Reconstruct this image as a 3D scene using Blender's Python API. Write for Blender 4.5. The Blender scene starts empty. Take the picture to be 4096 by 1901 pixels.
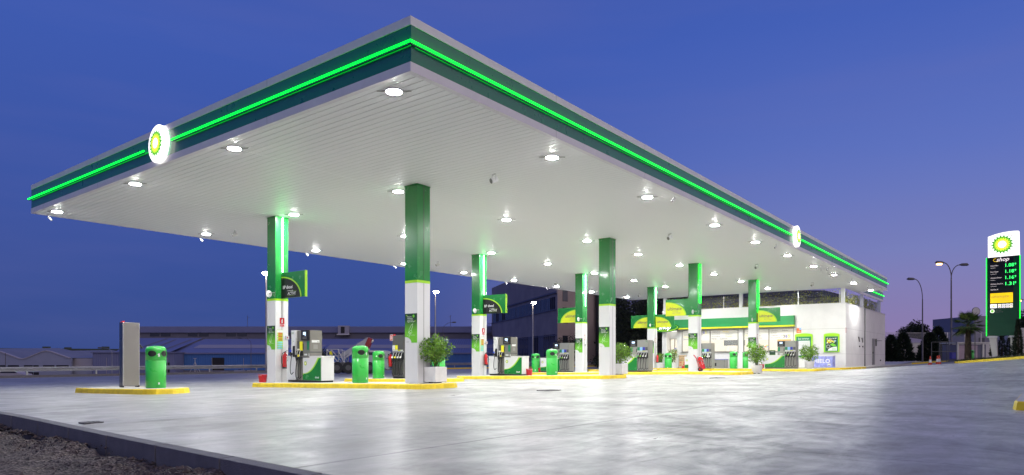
import bpy, math, random
from mathutils import Vector, Matrix, noise
random.seed(7)
R = math.radians; PI = math.pi
S = bpy.context.scene
COL = S.collection

# ------------------------------------------------------------------ camera, world, exposure
cam = bpy.data.cameras.new('camera'); camo = bpy.data.objects.new('camera', cam); COL.objects.link(camo)
HEAD = 0.66                                  # heading from +X
camo.location = (0, 0, 0); camo.rotation_euler = (R(90), 0, HEAD - PI/2)
cam.sensor_width = 36; cam.lens = 23.646; cam.shift_y = 0.1179
cam.clip_start = 0.1; cam.clip_end = 5000
S.camera = camo
w = bpy.data.worlds.new('World'); S.world = w; w.use_nodes = True
nt = w.node_tree; nt.nodes.clear()
def wn(t, **k):
    n = nt.nodes.new(t)
    for a, b in k.items(): setattr(n, a, b)
    return n
out = wn('ShaderNodeOutputWorld'); bg = wn('ShaderNodeBackground'); bg.inputs['Strength'].default_value = .94
tc = wn('ShaderNodeTexCoord'); sep = wn('ShaderNodeSeparateXYZ'); nt.links.new(tc.outputs['Generated'], sep.inputs[0])
# elevation ramp on the dark side and on the afterglow side of the sky
def ramp(stops):
    r = wn('ShaderNodeValToRGB'); e = r.color_ramp.elements
    while len(e) > 1: e.remove(e[-1])
    for i, (p, c) in enumerate(stops):
        el = e[0] if i == 0 else e.new(p)
        el.position = p; el.color = (*c, 1)
    nt.links.new(sep.outputs['Z'], r.inputs[0]); return r
def lin(r, g, b):
    f = lambda c: ((c/255+.055)/1.055)**2.4 if c > 10 else c/255/12.92
    return (f(r), f(g), f(b))
rd = ramp([(0, lin(58, 78, 140)), (.06, lin(60, 82, 150)), (.2, lin(63, 88, 166)), (.4, lin(65, 94, 181)), (1, lin(46, 72, 160))])
rb = ramp([(0, lin(156, 130, 170)), (.05, lin(144, 130, 180)), (.14, lin(124, 132, 193)), (.26, lin(98, 119, 197)), (.42, lin(72, 101, 190)), (1, lin(46, 72, 160))])
dot = wn('ShaderNodeVectorMath', operation='DOT_PRODUCT'); nt.links.new(tc.outputs['Generated'], dot.inputs[0])
ga = HEAD - R(42); dot.inputs[1].default_value = (math.cos(ga), math.sin(ga), 0)
mr = wn('ShaderNodeMapRange', interpolation_type='SMOOTHSTEP'); mr.inputs['From Min'].default_value = .58; mr.inputs['From Max'].default_value = 1.0
nt.links.new(dot.outputs['Value'], mr.inputs['Value'])
mx = wn('ShaderNodeMix', data_type='RGBA'); nt.links.new(mr.outputs[0], mx.inputs['Factor'])
nt.links.new(rd.outputs[0], mx.inputs[6]); nt.links.new(rb.outputs[0], mx.inputs[7])
# a few faint high clouds low on the dark side
nz = wn('ShaderNodeTexNoise'); nz.inputs['Scale'].default_value = 2.2; nz.inputs['Detail'].default_value = 5
mp = wn('ShaderNodeMapping'); mp.inputs['Scale'].default_value = (1, 1, 7); nt.links.new(tc.outputs['Generated'], mp.inputs[0]); nt.links.new(mp.outputs[0], nz.inputs[0])
cr = wn('ShaderNodeMapRange'); cr.inputs['From Min'].default_value = .45; cr.inputs['From Max'].default_value = .8; cr.inputs['To Max'].default_value = .16
nt.links.new(nz.outputs[0], cr.inputs['Value'])
mc = wn('ShaderNodeMix', data_type='RGBA'); nt.links.new(cr.outputs[0], mc.inputs['Factor']); nt.links.new(mx.outputs[2], mc.inputs[6]); mc.inputs[7].default_value = (*lin(120, 118, 178), 1)
# sunset afterglow behind the viewer, to the right
dot2 = wn('ShaderNodeVectorMath', operation='DOT_PRODUCT'); nt.links.new(tc.outputs['Generated'], dot2.inputs[0]); gb = HEAD - R(135); dot2.inputs[1].default_value = (math.cos(gb)*.97, math.sin(gb)*.97, .24)
m2 = wn('ShaderNodeMapRange', interpolation_type='SMOOTHSTEP'); m2.inputs['From Min'].default_value = .0; m2.inputs['From Max'].default_value = 1.0; nt.links.new(dot2.outputs['Value'], m2.inputs['Value'])
ma = wn('ShaderNodeMix', data_type='RGBA'); nt.links.new(m2.outputs[0], ma.inputs['Factor']); nt.links.new(mc.outputs[2], ma.inputs[6]); ma.inputs[7].default_value = (.80, .68, .76, 1)
nt.links.new(ma.outputs[2], bg.inputs['Color']); nt.links.new(bg.outputs[0], out.inputs[0])
vs = S.view_settings; vs.view_transform = 'Standard'; vs.look = 'None'; vs.exposure = 0; vs.gamma = 1
S.render.engine = 'CYCLES'
S.cycles.use_denoising = True; S.cycles.max_bounces = 8; S.cycles.diffuse_bounces = 5; S.cycles.glossy_bounces = 4
S.cycles.transparent_max_bounces = 16; S.cycles.sample_clamp_indirect = 6; S.cycles.caustics_reflective = True; S.cycles.caustics_refractive = False

# ------------------------------------------------------------------ materials
MATS = {}
def mat(name, col, rough=.5, metal=0, emis=None, es=0, var=0, vscale=3, bump=0, bscale=40, coat=0, alpha=1, spec=None, trans=0, sss=0, leaf=False, stretch=None):
    m = bpy.data.materials.new(name); m.use_nodes = True; n = m.node_tree; p = n.nodes['Principled BSDF']; L = n.links.new
    p.inputs['Base Color'].default_value = (*col, 1); p.inputs['Roughness'].default_value = rough; p.inputs['Metallic'].default_value = metal
    if coat: p.inputs['Coat Weight'].default_value = coat; p.inputs['Coat Roughness'].default_value = .08
    if spec is not None: p.inputs['Specular IOR Level'].default_value = spec
    if emis: p.inputs['Emission Color'].default_value = (*emis, 1); p.inputs['Emission Strength'].default_value = es
    if trans: p.inputs['Transmission Weight'].default_value = trans
    if alpha < 1: p.inputs['Alpha'].default_value = alpha
    t = n.nodes.new('ShaderNodeTexCoord'); src = t.outputs['Object']
    if stretch:
        mm = n.nodes.new('ShaderNodeMapping'); mm.inputs['Scale'].default_value = stretch; L(src, mm.inputs[0]); src = mm.outputs[0]
    if leaf:
        g = n.nodes.new('ShaderNodeNewGeometry'); r = n.nodes.new('ShaderNodeValToRGB'); e = r.color_ramp.elements
        e[0].color = (*[c*.45 for c in col], 1); e[1].color = (col[0]*2.0, col[1]*1.6, col[2]*1.2, 1)
        L(g.outputs['Random Per Island'], r.inputs[0]); L(r.outputs[0], p.inputs['Base Color'])
    elif var:
        nn = n.nodes.new('ShaderNodeTexNoise'); nn.inputs['Scale'].default_value = vscale; nn.inputs['Detail'].default_value = 8; nn.inputs['Roughness'].default_value = .62; L(src, nn.inputs[0])
        r = n.nodes.new('ShaderNodeMapRange'); r.inputs['From Min'].default_value = .3; r.inputs['From Max'].default_value = .7
        r.inputs['To Min'].default_value = 1-var; r.inputs['To Max'].default_value = 1+var; L(nn.outputs[0], r.inputs['Value'])
        v = n.nodes.new('ShaderNodeVectorMath'); v.operation = 'SCALE'; v.inputs[0].default_value = col; L(r.outputs[0], v.inputs['Scale']); L(v.outputs[0], p.inputs['Base Color'])
        r2 = n.nodes.new('ShaderNodeMapRange'); r2.inputs['To Min'].default_value = max(0, rough-.1); r2.inputs['To Max'].default_value = min(1, rough+.1); L(nn.outputs[0], r2.inputs['Value']); L(r2.outputs[0], p.inputs['Roughness'])
    if bump:
        b = n.nodes.new('ShaderNodeTexNoise'); b.inputs['Scale'].default_value = bscale; b.inputs['Detail'].default_value = 6; L(src, b.inputs[0])
        bb = n.nodes.new('ShaderNodeBump'); bb.inputs['Strength'].default_value = bump; bb.inputs['Distance'].default_value = .02; L(b.outputs[0], bb.inputs['Height']); L(bb.outputs[0], p.inputs['Normal'])
    MATS[name] = m; return m
WHITE = (.68, .68, .68)
mat('soffit', (.90, .905, .905), .46, spec=.4)
mat('recess', (.10, .10, .10), .7)
mat('fascia_grey', (.80, .77, .80), .38, var=.04)
mat('fascia_green', (.008, .19, .10), .3, coat=.35, var=.05)
mat('neon', (.0, .5, .05), .4, emis=(0.0, 1.0, .02), es=4.6)
mat('neon_column', (.2, .9, .3), .4, emis=(.22, 1.0, .32), es=24)
mat('neon_green', (.0, .5, .05), .4, emis=(0.0, 1.0, .03), es=6)
mat('lens', (1, 1, 1), .4, emis=(1, 1, .98), es=1210)
mat('trim', (.6, .6, .6), .3, metal=.6)
mat('white', WHITE, .38, var=.02)
mat('white_metal', (.70, .70, .69), .3, var=.02, coat=.2)
mat('render', (.70, .69, .67), .75, var=.06, vscale=1.2, bump=.15, bscale=60)
mat('green', (.010, .19, .032), .25, coat=.4, var=.04)
mat('band_green', (.01, .23, .06), .35, coat=.2, var=.03)
mat('bin_green', (.03, .44, .05), .3, coat=.4, var=.03)
mat('lime', (.33, .66, .01), .4)
mat('yellow', (.78, .58, .02), .55, var=.2, vscale=5, bump=.2)
mat('yellow_sign', (.62, .68, .01), .4)
mat('label_yellow', (.85, .80, .02), .4)
mat('black', (.012, .012, .013), .4)
mat('sign_black', (.012, .012, .014), .4, spec=.3)
mat('rubber', (.015, .015, .015), .55)
mat('grey', (.22, .21, .185), .38, var=.03, metal=.3)
mat('dgrey', (.09, .09, .088), .4)
mat('pgrey', (.30, .295, .27), .35, metal=.4, var=.03)
mat('steel', (.34, .335, .31), .30, metal=1, var=.03, vscale=1.0)
mat('galv', (.42, .43, .45), .38, metal=.9, var=.15, vscale=2)
mat('red', (.55, .012, .02), .25, coat=.5, var=.05)
mat('red_plastic', (.65, .02, .035), .4, var=.05)
mat('orange', (.75, .15, .03), .4)
mat('blue', (.02, .08, .6), .4)
mat('lblue', (.25, .5, .8), .4)
mat('cyan', (.2, .6, .75), .4)
mat('navy', (.03, .03, .35), .4)
mat('screen', (.3, .4, .6), .3, emis=(.65, .8, 1), es=1.3)
mat('glass', (.9, .95, .95), .03, alpha=.12, spec=.6)
mat('dark_glass', (.03, .035, .05), .15, spec=.7)
mat('concrete_top', (.42, .41, .39), .6, var=.12, vscale=3, bump=.2)
mat('kerbstone', (.17, .17, .175), .85, var=.16, vscale=6, bump=.6, bscale=90)
mat('planter', (.74, .73, .71), .75, var=.1, vscale=4, bump=.3, bscale=60)
mat('soil', (.03, .022, .015), .95)
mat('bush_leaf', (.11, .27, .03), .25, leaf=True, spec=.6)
mat('ivy_leaf', (.26, .33, .07), .45, leaf=True)
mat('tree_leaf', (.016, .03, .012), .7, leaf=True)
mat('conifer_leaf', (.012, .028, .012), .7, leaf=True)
mat('palm_leaf', (.07, .12, .035), .5, leaf=True)
mat('bark', (.06, .04, .025), .9, var=.3, bump=.8, bscale=20)
mat('stem', (.06, .05, .02), .8)
mat('chan', (.34, .34, .335), .6, var=.2, vscale=6)
mat('iron', (.11, .11, .11), .6)
mat('glow_white', (1, 1, 1), .3, emis=(1, .97, .90), es=1.7)
mat('glow_sign', (1, 1, 1), .3, emis=(1, .95, .88), es=1.3)
mat('emb_green', (.05, .4, .03), .4, emis=(.05, .45, .03), es=.55)
mat('emb_lgreen', (.25, .7, .03), .4, emis=(.25, .75, .03), es=.8)
mat('emb_yellow', (.85, .9, .05), .4, emis=(.85, .95, .05), es=1.1)
mat('emb_white', (1, 1, 1), .4, emis=(1, 1, .8), es=3)
mat('pylon_green', (.004, .075, .03), .5, spec=.3, var=.03)
mat('digit', (.1, .9, .2), .4, emis=(.03, 1, .15), es=2.2)
mat('lit_text', (.8, .8, .8), .4, emis=(1, .85, .8), es=.9)
mat('lit_yellow', (.9, .7, 0), .4, emis=(1, .62, 0.0), es=.95)
mat('dim_text', (.4, .38, .12), .4)
mat('warm_ceiling', (1, 1, 1), .5, emis=(1, .91, .76), es=30)
mat('cream', (.80, .76, .68), .6)
mat('vinyl', (.88, .87, .83), .5, alpha=.65)
mat('ink', (.12, .11, .10), .6)
mat('ink_yellow', (.75, .6, .05), .5)
mat('shelf_orange', (.8, .45, .04), .5)
mat('poster_dark', (.01, .05, .02), .35)
mat('poster_green', (.16, .55, .03), .35)
mat('board_green', (.01, .20, .08), .4)
mat('paper', (.75, .76, .74), .6)
mat('cardboard', (.62, .42, .22), .7)
mat('ice_blue', (.30, .33, .72), .5, var=.3, vscale=6)
mat('text_white', (.85, .85, .85), .5)
mat('warehouse_blue', (.055, .17, .46), .55, var=.06, vscale=.5)
mat('warehouse_purple', (.18, .20, .34), .6, var=.06, vscale=.5)
mat('shed_wall', (.29, .32, .43), .7, var=.08, vscale=.3)
mat('shed_roof', (.19, .21, .28), .7, var=.1, vscale=.2)
mat('roof_blue', (.15, .18, .34), .6, var=.06, vscale=.2)
mat('skylight', (.32, .31, .34), .6)
mat('hall_wall', (.16, .16, .20), .8, var=.12, vscale=.3)
mat('pale_wall', (.38, .37, .42), .7, var=.05)
mat('hall_green', (.07, .09, .07), .8, var=.08)
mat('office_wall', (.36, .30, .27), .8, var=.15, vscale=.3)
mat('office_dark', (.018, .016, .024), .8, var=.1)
mat('garden_wall', (.62, .60, .52), .8, var=.1, vscale=.8)
mat('mauve_roof', (.42, .33, .36), .8, var=.1)
mat('grey_house', (.26, .25, .28), .8, var=.06)
mat('truck_white', (.42, .43, .44), .4, var=.06)
mat('truck_red', (.30, .02, .02), .4)
mat('asphalt', (.05, .05, .05), .9, var=.2)
mat('lamp_pole', (.16, .15, .16), .5, metal=.5)
mat('sodium', (1, .7, .3), .4, emis=(1, .50, .14), es=14)
mat('street_white', (1, .9, .8), .4, emis=(1, .80, .60), es=160)
mat('cone_orange', (.6, .06, .02), .45)
mat('car_dark', (.02, .025, .04), .2, coat=.6)

# forecourt concrete: power-floated slab, cloudy, streaked by the trowel, semi-gloss
def concrete_mat():
    m = bpy.data.materials.new('forecourt_concrete'); m.use_nodes = True; n = m.node_tree; p = n.nodes['Principled BSDF']; L = n.links.new
    t = n.nodes.new('ShaderNodeTexCoord')
    def noi(sc, det, st=(1, 1, 1), rot=0, ro=.6, dist=0):
        mm = n.nodes.new('ShaderNodeMapping'); mm.inputs['Scale'].default_value = st; mm.inputs['Rotation'].default_value = (0, 0, rot); L(t.outputs['Object'], mm.inputs[0])
        x = n.nodes.new('ShaderNodeTexNoise'); x.inputs['Scale'].default_value = sc; x.inputs['Detail'].default_value = det; x.inputs['Roughness'].default_value = ro; x.inputs['Distortion'].default_value = dist; L(mm.outputs[0], x.inputs[0]); return x.outputs[0]
    def rng(v, a, b, c, d):
        r = n.nodes.new('ShaderNodeMapRange'); r.inputs[1].default_value = a; r.inputs[2].default_value = b; r.inputs[3].default_value = c; r.inputs[4].default_value = d; L(v, r.inputs[0]); return r.outputs[0]
    def mul(a, b):
        x = n.nodes.new('ShaderNodeMath'); x.operation = 'MULTIPLY'; L(a, x.inputs[0]); L(b, x.inputs[1]); return x.outputs[0]
    big = noi(.42, 7, dist=.8); mid = noi(1.3, 9, ro=.68, dist=.9); swirl = noi(1.0, 6, (1, 3.2, 1), .9, dist=1.6); fine = noi(30, 4); sw2 = noi(1.2, 6, (3.5, 1, 1), .25, dist=1.4)
    v = mul(mul(rng(big, .34, .66, .70, 1.10), rng(mid, .34, .66, .82, 1.12)), mul(rng(swirl, .35, .68, .92, 1.06), rng(sw2, .35, .68, .92, 1.05)))
    v = mul(v, rng(fine, .3, .7, .94, 1.06)); v = mul(v, rng(noi(5.5, 5, ro=.7), .62, .74, 1, .80)); v = mul(v, rng(noi(11, 3), .70, .76, 1, .72))
    # sparse small dark spots
    vo = n.nodes.new('ShaderNodeTexVoronoi'); vo.inputs['Scale'].default_value = .55; L(t.outputs['Object'], vo.inputs[0]); v = mul(v, rng(vo.outputs['Distance'], .0, .004, .7, 1))
    # sawn joints along X at fixed Y
    s = n.nodes.new('ShaderNodeSeparateXYZ'); L(t.outputs['Object'], s.inputs[0])
    for a, y0, y1 in ((s.outputs['Y'], 4.25, .03), (s.outputs['Y'], -1.0, .03), (s.outputs['X'], 10.4, .012), (s.outputs['X'], 20.2, .016), (s.outputs['X'], 6.0, .010)):
        sb = n.nodes.new('ShaderNodeMath'); sb.operation = 'SUBTRACT'; L(a, sb.inputs[0]); sb.inputs[1].default_value = y0
        ab = n.nodes.new('ShaderNodeMath'); ab.operation = 'ABSOLUTE'; L(sb.outputs[0], ab.inputs[0]); v = mul(v, rng(ab.outputs[0], y1*.6, y1, .45, 1))
    # faint tyre arcs
    brk = noi(.9, 3)
    for cx_, cy_, rr, wd, dk in ((22, -12, 19.2, .13, .80), (22, -12, 20.9, .13, .82), (4, 30, 20.5, .12, .84), (4, 30, 22.2, .12, .86), (34, -16, 25, .14, .82), (34, -16, 26.7, .14, .84), (-8, 14, 17.5, .1, .86)):
        cmb = n.nodes.new('ShaderNodeVectorMath'); cmb.operation = 'DISTANCE'; xy = n.nodes.new('ShaderNodeCombineXYZ'); L(s.outputs['X'], xy.inputs[0]); L(s.outputs['Y'], xy.inputs[1]); L(xy.outputs[0], cmb.inputs[0]); cmb.inputs[1].default_value = (cx_, cy_, 0)
        sb = n.nodes.new('ShaderNodeMath'); sb.operation = 'SUBTRACT'; L(cmb.outputs['Value'], sb.inputs[0]); sb.inputs[1].default_value = rr
        ab = n.nodes.new('ShaderNodeMath'); ab.operation = 'ABSOLUTE'; L(sb.outputs[0], ab.inputs[0])
        mxx = n.nodes.new('ShaderNodeMath'); mxx.operation = 'MAXIMUM'; L(rng(ab.outputs[0], wd*.5, wd, dk, 1), mxx.inputs[0]); L(rng(brk, .42, .55, 1, dk), mxx.inputs[1]); v = mul(v, mxx.outputs[0])
    sc = n.nodes.new('ShaderNodeVectorMath'); sc.operation = 'SCALE'; sc.inputs[0].default_value = (.338, .333, .310); L(v, sc.inputs['Scale']); L(sc.outputs[0], p.inputs['Base Color'])
    L(mul(mul(rng(mid, .3, .7, .50, .31), rng(swirl, .3, .7, 1.2, .8)), rng(big, .34, .66, 1.18, .85)), p.inputs['Roughness']); p.inputs['Specular IOR Level'].default_value = .27
    b = n.nodes.new('ShaderNodeBump'); b.inputs['Strength'].default_value = .06; b.inputs['Distance'].default_value = .01; L(noi(4, 7, ro=.6), b.inputs['Height']); L(b.outputs[0], p.inputs['Normal'])
    MATS['forecourt_concrete'] = m
concrete_mat()
def ribbed(name, base, scale, axis='X', depth=.5):
    m = MATS[base].copy(); m.name = name; n = m.node_tree; p = n.nodes['Principled BSDF']; t = n.nodes.new('ShaderNodeTexCoord')
    wv = n.nodes.new('ShaderNodeTexWave'); wv.bands_direction = axis; wv.inputs['Scale'].default_value = scale; n.links.new(t.outputs['Object'], wv.inputs[0])
    b = n.nodes.new('ShaderNodeBump'); b.inputs['Strength'].default_value = depth; b.inputs['Distance'].default_value = .1; n.links.new(wv.outputs[0], b.inputs['Height']); n.links.new(b.outputs[0], p.inputs['Normal'])
    MATS[name] = m
ribbed('ribbed_blue', 'warehouse_blue', .8); ribbed('ribbed_roof', 'roof_blue', .6); ribbed('ribbed_purple', 'warehouse_purple', .8)
def gravel_mat():
    m = bpy.data.materials.new('gravel'); m.use_nodes = True; n = m.node_tree; p = n.nodes['Principled BSDF']; L = n.links.new
    t = n.nodes.new('ShaderNodeTexCoord'); v = n.nodes.new('ShaderNodeTexVoronoi'); v.inputs['Scale'].default_value = 45; L(t.outputs['Object'], v.inputs[0])
    r = n.nodes.new('ShaderNodeValToRGB'); e = r.color_ramp.elements; e[0].color = (.035, .028, .024, 1); e[1].color = (.20, .165, .14, 1); k = e.new(.5); k.color = (.085, .067, .055, 1)
    sp = n.nodes.new('ShaderNodeSeparateColor'); L(v.outputs['Color'], sp.inputs[0]); L(sp.outputs[0], r.inputs[0])
    nn = n.nodes.new('ShaderNodeTexNoise'); nn.inputs['Scale'].default_value = 2.5; nn.inputs['Detail'].default_value = 6; L(t.outputs['Object'], nn.inputs[0])
    mr_ = n.nodes.new('ShaderNodeMapRange'); mr_.inputs[1].default_value = .3; mr_.inputs[2].default_value = .7; mr_.inputs[3].default_value = .6; mr_.inputs[4].default_value = 1.3; L(nn.outputs[0], mr_.inputs[0])
    s = n.nodes.new('ShaderNodeVectorMath'); s.operation = 'SCALE'; L(r.outputs[0], s.inputs[0]); L(mr_.outputs[0], s.inputs['Scale']); L(s.outputs[0], p.inputs['Base Color']); p.inputs['Roughness'].default_value = .95
    b = n.nodes.new('ShaderNodeBump'); b.inputs['Strength'].default_value = .9; b.inputs['Distance'].default_value = .015; L(v.outputs['Distance'], b.inputs['Height']); L(b.outputs[0], p.inputs['Normal'])
    MATS['gravel'] = m
gravel_mat()
mat('rubble', (.075, .075, .085), .9, leaf=True)
mat('heap', (.09, .09, .10), .95, var=.4, vscale=8, bump=1, bscale=25)

# ------------------------------------------------------------------ mesh builder
FONT_CACHE = {}
def font_mesh(s, bold=0, shear=0):
    key = (s, bold, shear)
    if key not in FONT_CACHE:
        c = bpy.data.curves.new('t', 'FONT'); c.body = s; c.size = 1; c.align_x = 'CENTER'; c.align_y = 'CENTER'; c.offset = bold; c.shear = shear; c.resolution_u = 2
        o = bpy.data.objects.new('t', c); COL.objects.link(o); bpy.context.view_layer.update()
        me = bpy.data.meshes.new_from_object(o.evaluated_get(bpy.context.evaluated_depsgraph_get()))
        FONT_CACHE[key] = ([tuple(v.co) for v in me.vertices], [tuple(p.vertices) for p in me.polygons])
        bpy.data.objects.remove(o); bpy.data.curves.remove(c); bpy.data.meshes.remove(me)
    return FONT_CACHE[key]
class MB:
    def __init__(s): s.v = []; s.f = []; s.m = []; s.mats = []; s.sm = []
    def mi(s, m):
        if m not in s.mats: s.mats.append(m)
        return s.mats.index(m)
    def add(s, vs, fs, m, smooth=False):
        b = len(s.v); s.v += [tuple(v) for v in vs]; k = s.mi(m)
        for f in fs: s.f.append([b+i for i in f]); s.m.append(k); s.sm.append(smooth)
        return s
    def box(s, x0, x1, y0, y1, z0, z1, m):
        vs = [(x, y, z) for z in (z0, z1) for y in (y0, y1) for x in (x0, x1)]
        return s.add(vs, [(0, 2, 3, 1), (4, 5, 7, 6), (0, 1, 5, 4), (2, 6, 7, 3), (0, 4, 6, 2), (1, 3, 7, 5)], m)
    def prism(s, pts, z0, z1, m, mt=None, axis='z', zf=None):
        # pts 2D ccw; axis z: (x,y) extruded in z ; axis y: (x,z) extruded along y ; axis x: (y,z) extruded along x
        n = len(pts)
        def P(p, h):
            if axis == 'z': return (p[0], p[1], h + (zf(p[0], p[1]) if zf else 0))
            if axis == 'y': return (p[0], h, p[1])
            return (h, p[0], p[1])
        vs = [P(p, z0) for p in pts] + [P(p, z1) for p in pts]
        s.add(vs, [(i, (i+1) % n, n+(i+1) % n, n+i) for i in range(n)], m)
        s.add(vs, [tuple(range(n-1, -1, -1)), tuple(range(n, 2*n))], mt or m); return s
    def quad(s, a, b, c, d, m): return s.add([a, b, c, d], [(0, 1, 2, 3)], m)
    def poly(s, pts, m): return s.add(pts, [tuple(range(len(pts)))], m)
    def cyl(s, p0, p1, r0, m, r1=None, n=12, smooth=True, caps=True):
        return s.tube([p0, p1], [r0, r0 if r1 is None else r1], m, n, smooth, caps)
    def tube(s, pts, r, m, n=8, smooth=True, caps=True):
        pts = [Vector(p) for p in pts]
        rs = r if isinstance(r, (list, tuple)) else [r]*len(pts)
        d0 = (pts[1]-pts[0]).normalized(); up = Vector((0, 0, 1)) if abs(d0.z) < .9 else Vector((1, 0, 0))
        a = d0.cross(up).normalized(); vs = []; fs = []
        for i, p in enumerate(pts):
            d = (pts[min(i+1, len(pts)-1)]-pts[max(i-1, 0)]).normalized()
            a = (a - d*a.dot(d)).normalized(); b = d.cross(a)
            for k in range(n):
                t = 2*PI*k/n; vs.append(p + (a*math.cos(t)+b*math.sin(t))*rs[i])
        for i in range(len(pts)-1):
            for k in range(n): k2 = (k+1) % n; fs.append((i*n+k, i*n+k2, (i+1)*n+k2, (i+1)*n+k))
        s.add(vs, fs, m, smooth)
        if caps:
            L = (len(pts)-1)*n; s.add(vs[:n], [tuple(range(n-1, -1, -1))], m); s.add(vs[L:], [tuple(range(n))], m)
        return s
    def lathe(s, prof, m, c=(0, 0, 0), n=24, sx=1, sy=1, smooth=True, sq=0):
        vs = []; fs = []
        for r, z in prof:
            for k in range(n):
                t = 2*PI*k/n; q = 1
                if sq: q = 1/((abs(math.cos(t))**sq + abs(math.sin(t))**sq)**(1/sq))
                vs.append((c[0]+r*q*math.cos(t)*sx, c[1]+r*q*math.sin(t)*sy, c[2]+z))
        for i in range(len(prof)-1):
            for k in range(n): k2 = (k+1) % n; fs.append((i*n+k, i*n+k2, (i+1)*n+k2, (i+1)*n+k))
        s.add(vs, fs, m, smooth); L = (len(prof)-1)*n
        s.add(vs[:n], [tuple(range(n-1, -1, -1))], m); s.add(vs[L:], [tuple(range(n))], m); return s
    def disc(s, c, nrm, r, m, n=24, up=(0, 0, 1)):
        nrm = Vector(nrm).normalized(); u = Vector(up).cross(nrm)
        if u.length < .1: u = Vector((1, 0, 0)).cross(nrm)
        u.normalize(); v = nrm.cross(u); c = Vector(c)
        return s.poly([c+(u*math.cos(2*PI*k/n)+v*math.sin(2*PI*k/n))*r for k in range(n)], m)
    def text(s, t, o, right, up, size, m, bold=0, shear=0, align='C', width=None):
        vs, fs = font_mesh(t, bold, shear); o = Vector(o); right = Vector(right); up = Vector(up)
        xs = [v[0] for v in vs] or [0]; w_ = max(xs)-min(xs); k = size; kx = size
        if width: kx = width/w_
        sh = {'C': -(max(xs)+min(xs))/2, 'L': -min(xs), 'R': -max(xs)}[align]
        return s.add([o+right*((v[0]+sh)*kx)+up*(v[1]*k) for v in vs], fs, m)
    def burst(s, c, right, up, nrm, r, mats_=('emb_green', 'emb_lgreen', 'emb_yellow', 'emb_white'), step=.004, np=18):
        c = Vector(c); right = Vector(right); up = Vector(up); nrm = Vector(nrm)
        for i, (ro, ri, m, off) in enumerate(((1, .72, mats_[0], 0), (.86, .62, mats_[1], .5), (.72, .5, mats_[2], 0), (.40, .28, mats_[3], .5))):
            pts = []
            for k in range(np*2):
                t = 2*PI*(k/2+off)/np; rr = (ro if k % 2 == 0 else ri)*r
                pts.append(c+nrm*(step*(i+1))+right*(math.cos(t)*rr)+up*(math.sin(t)*rr))
            cc = c+nrm*(step*(i+1)); n_ = len(pts)
            s.add([cc]+pts, [(0, 1+k, 1+(k+1) % n_) for k in range(n_)], m)
        return s
    def leaves(s, c, rad, n, size, m, fn=None, flat=.5, hollow=.35, drop=0):
        c = Vector(c)
        for i in range(n):
            for _ in range(30):
                d = Vector((random.gauss(0, 1), random.gauss(0, 1), random.gauss(0, 1))).normalized()
                q = d * (hollow + (1-hollow)*random.random()**.55)
                k = 1 + .28*noise.noise(d*2.1 + c) + .16*noise.noise(d*5 + c)
                p = Vector((q.x*rad[0]*k, q.y*rad[1]*k, q.z*rad[2]*k))
                if fn is None or fn(p): break
            a = Vector((random.gauss(0, 1), random.gauss(0, 1), random.gauss(0, flat)-drop)).normalized() ; a = (a + d*.6).normalized()
            b = a.cross(Vector((random.gauss(0, 1), random.gauss(0, 1), random.gauss(0, 1)))).normalized()
            l = size*(.6+.8*random.random()); w_ = l*.42; nn = a.cross(b)*l*.12; p = c+p
            s.add([p, p+a*l*.5+b*w_*.5+nn, p+a*l, p+a*l*.5-b*w_*.5+nn], [(0, 1, 2), (0, 2, 3)], m)
        return s
    def build(s, name, parent=None, loc=(0, 0, 0), rz=0, bevel=0, seg=2):
        me = bpy.data.meshes.new(name); me.from_pydata([tuple(v) for v in s.v], [], s.f)
        for m in s.mats: me.materials.append(MATS[m])
        me.polygons.foreach_set('material_index', s.m); me.polygons.foreach_set('use_smooth', s.sm); me.update()
        o = bpy.data.objects.new(name, me); COL.objects.link(o); o.location = loc; o.rotation_euler = (0, 0, rz)
        if parent: o.parent = parent
        if bevel:
            b = o.modifiers.new('bevel', 'BEVEL'); b.width = bevel; b.segments = seg; b.limit_method = 'ANGLE'; b.angle_limit = R(50)
        return o
def tag(o, label=None, cat=None, group=None, kind=None):
    for k, v in (('label', label), ('category', cat), ('group', group), ('kind', kind)):
        if v: o[k] = v
    return o
def thing(name, label, cat, loc=(0, 0, 0), rz=0, group=None):
    o = bpy.data.objects.new(name, None); COL.objects.link(o); o.location = loc; o.rotation_euler = (0, 0, rz); o.empty_display_size = .2
    return tag(o, label, cat, group)
def kids(o): return [c for c in bpy.data.objects if c.parent == o]
def dup(root, loc, rz=None, label=None, group=None):
    def rec(o, par):
        c = o.copy(); COL.objects.link(c); c.parent = par
        for ch in kids(o): rec(ch, c)
        return c
    r = rec(root, None); r.location = loc
    if rz is not None: r.rotation_euler = (0, 0, rz)
    if label: r['label'] = label
    if group: r['group'] = group
    return r
def ss(x): x = max(0., min(1., x)); return x*x*(3-2*x)
def gz(X, Y):                                # height of the paved ground (relative to the eye)
    z = -.785+.0015*(max(0, min(X, 60))-12)
    if Y > 12.8: z -= .02*(min(Y, 19.3)-12.8)
    if Y > 19.3: z -= .0125*(Y-19.3)
    t = max(0, min(1.3, (10.5-Y)/10)); z += .7*t**1.4*ss((X-14)/26)
    z += .3*ss((X-56)/20)*ss((26-Y)/12)
    return z
V = Vector

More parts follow.
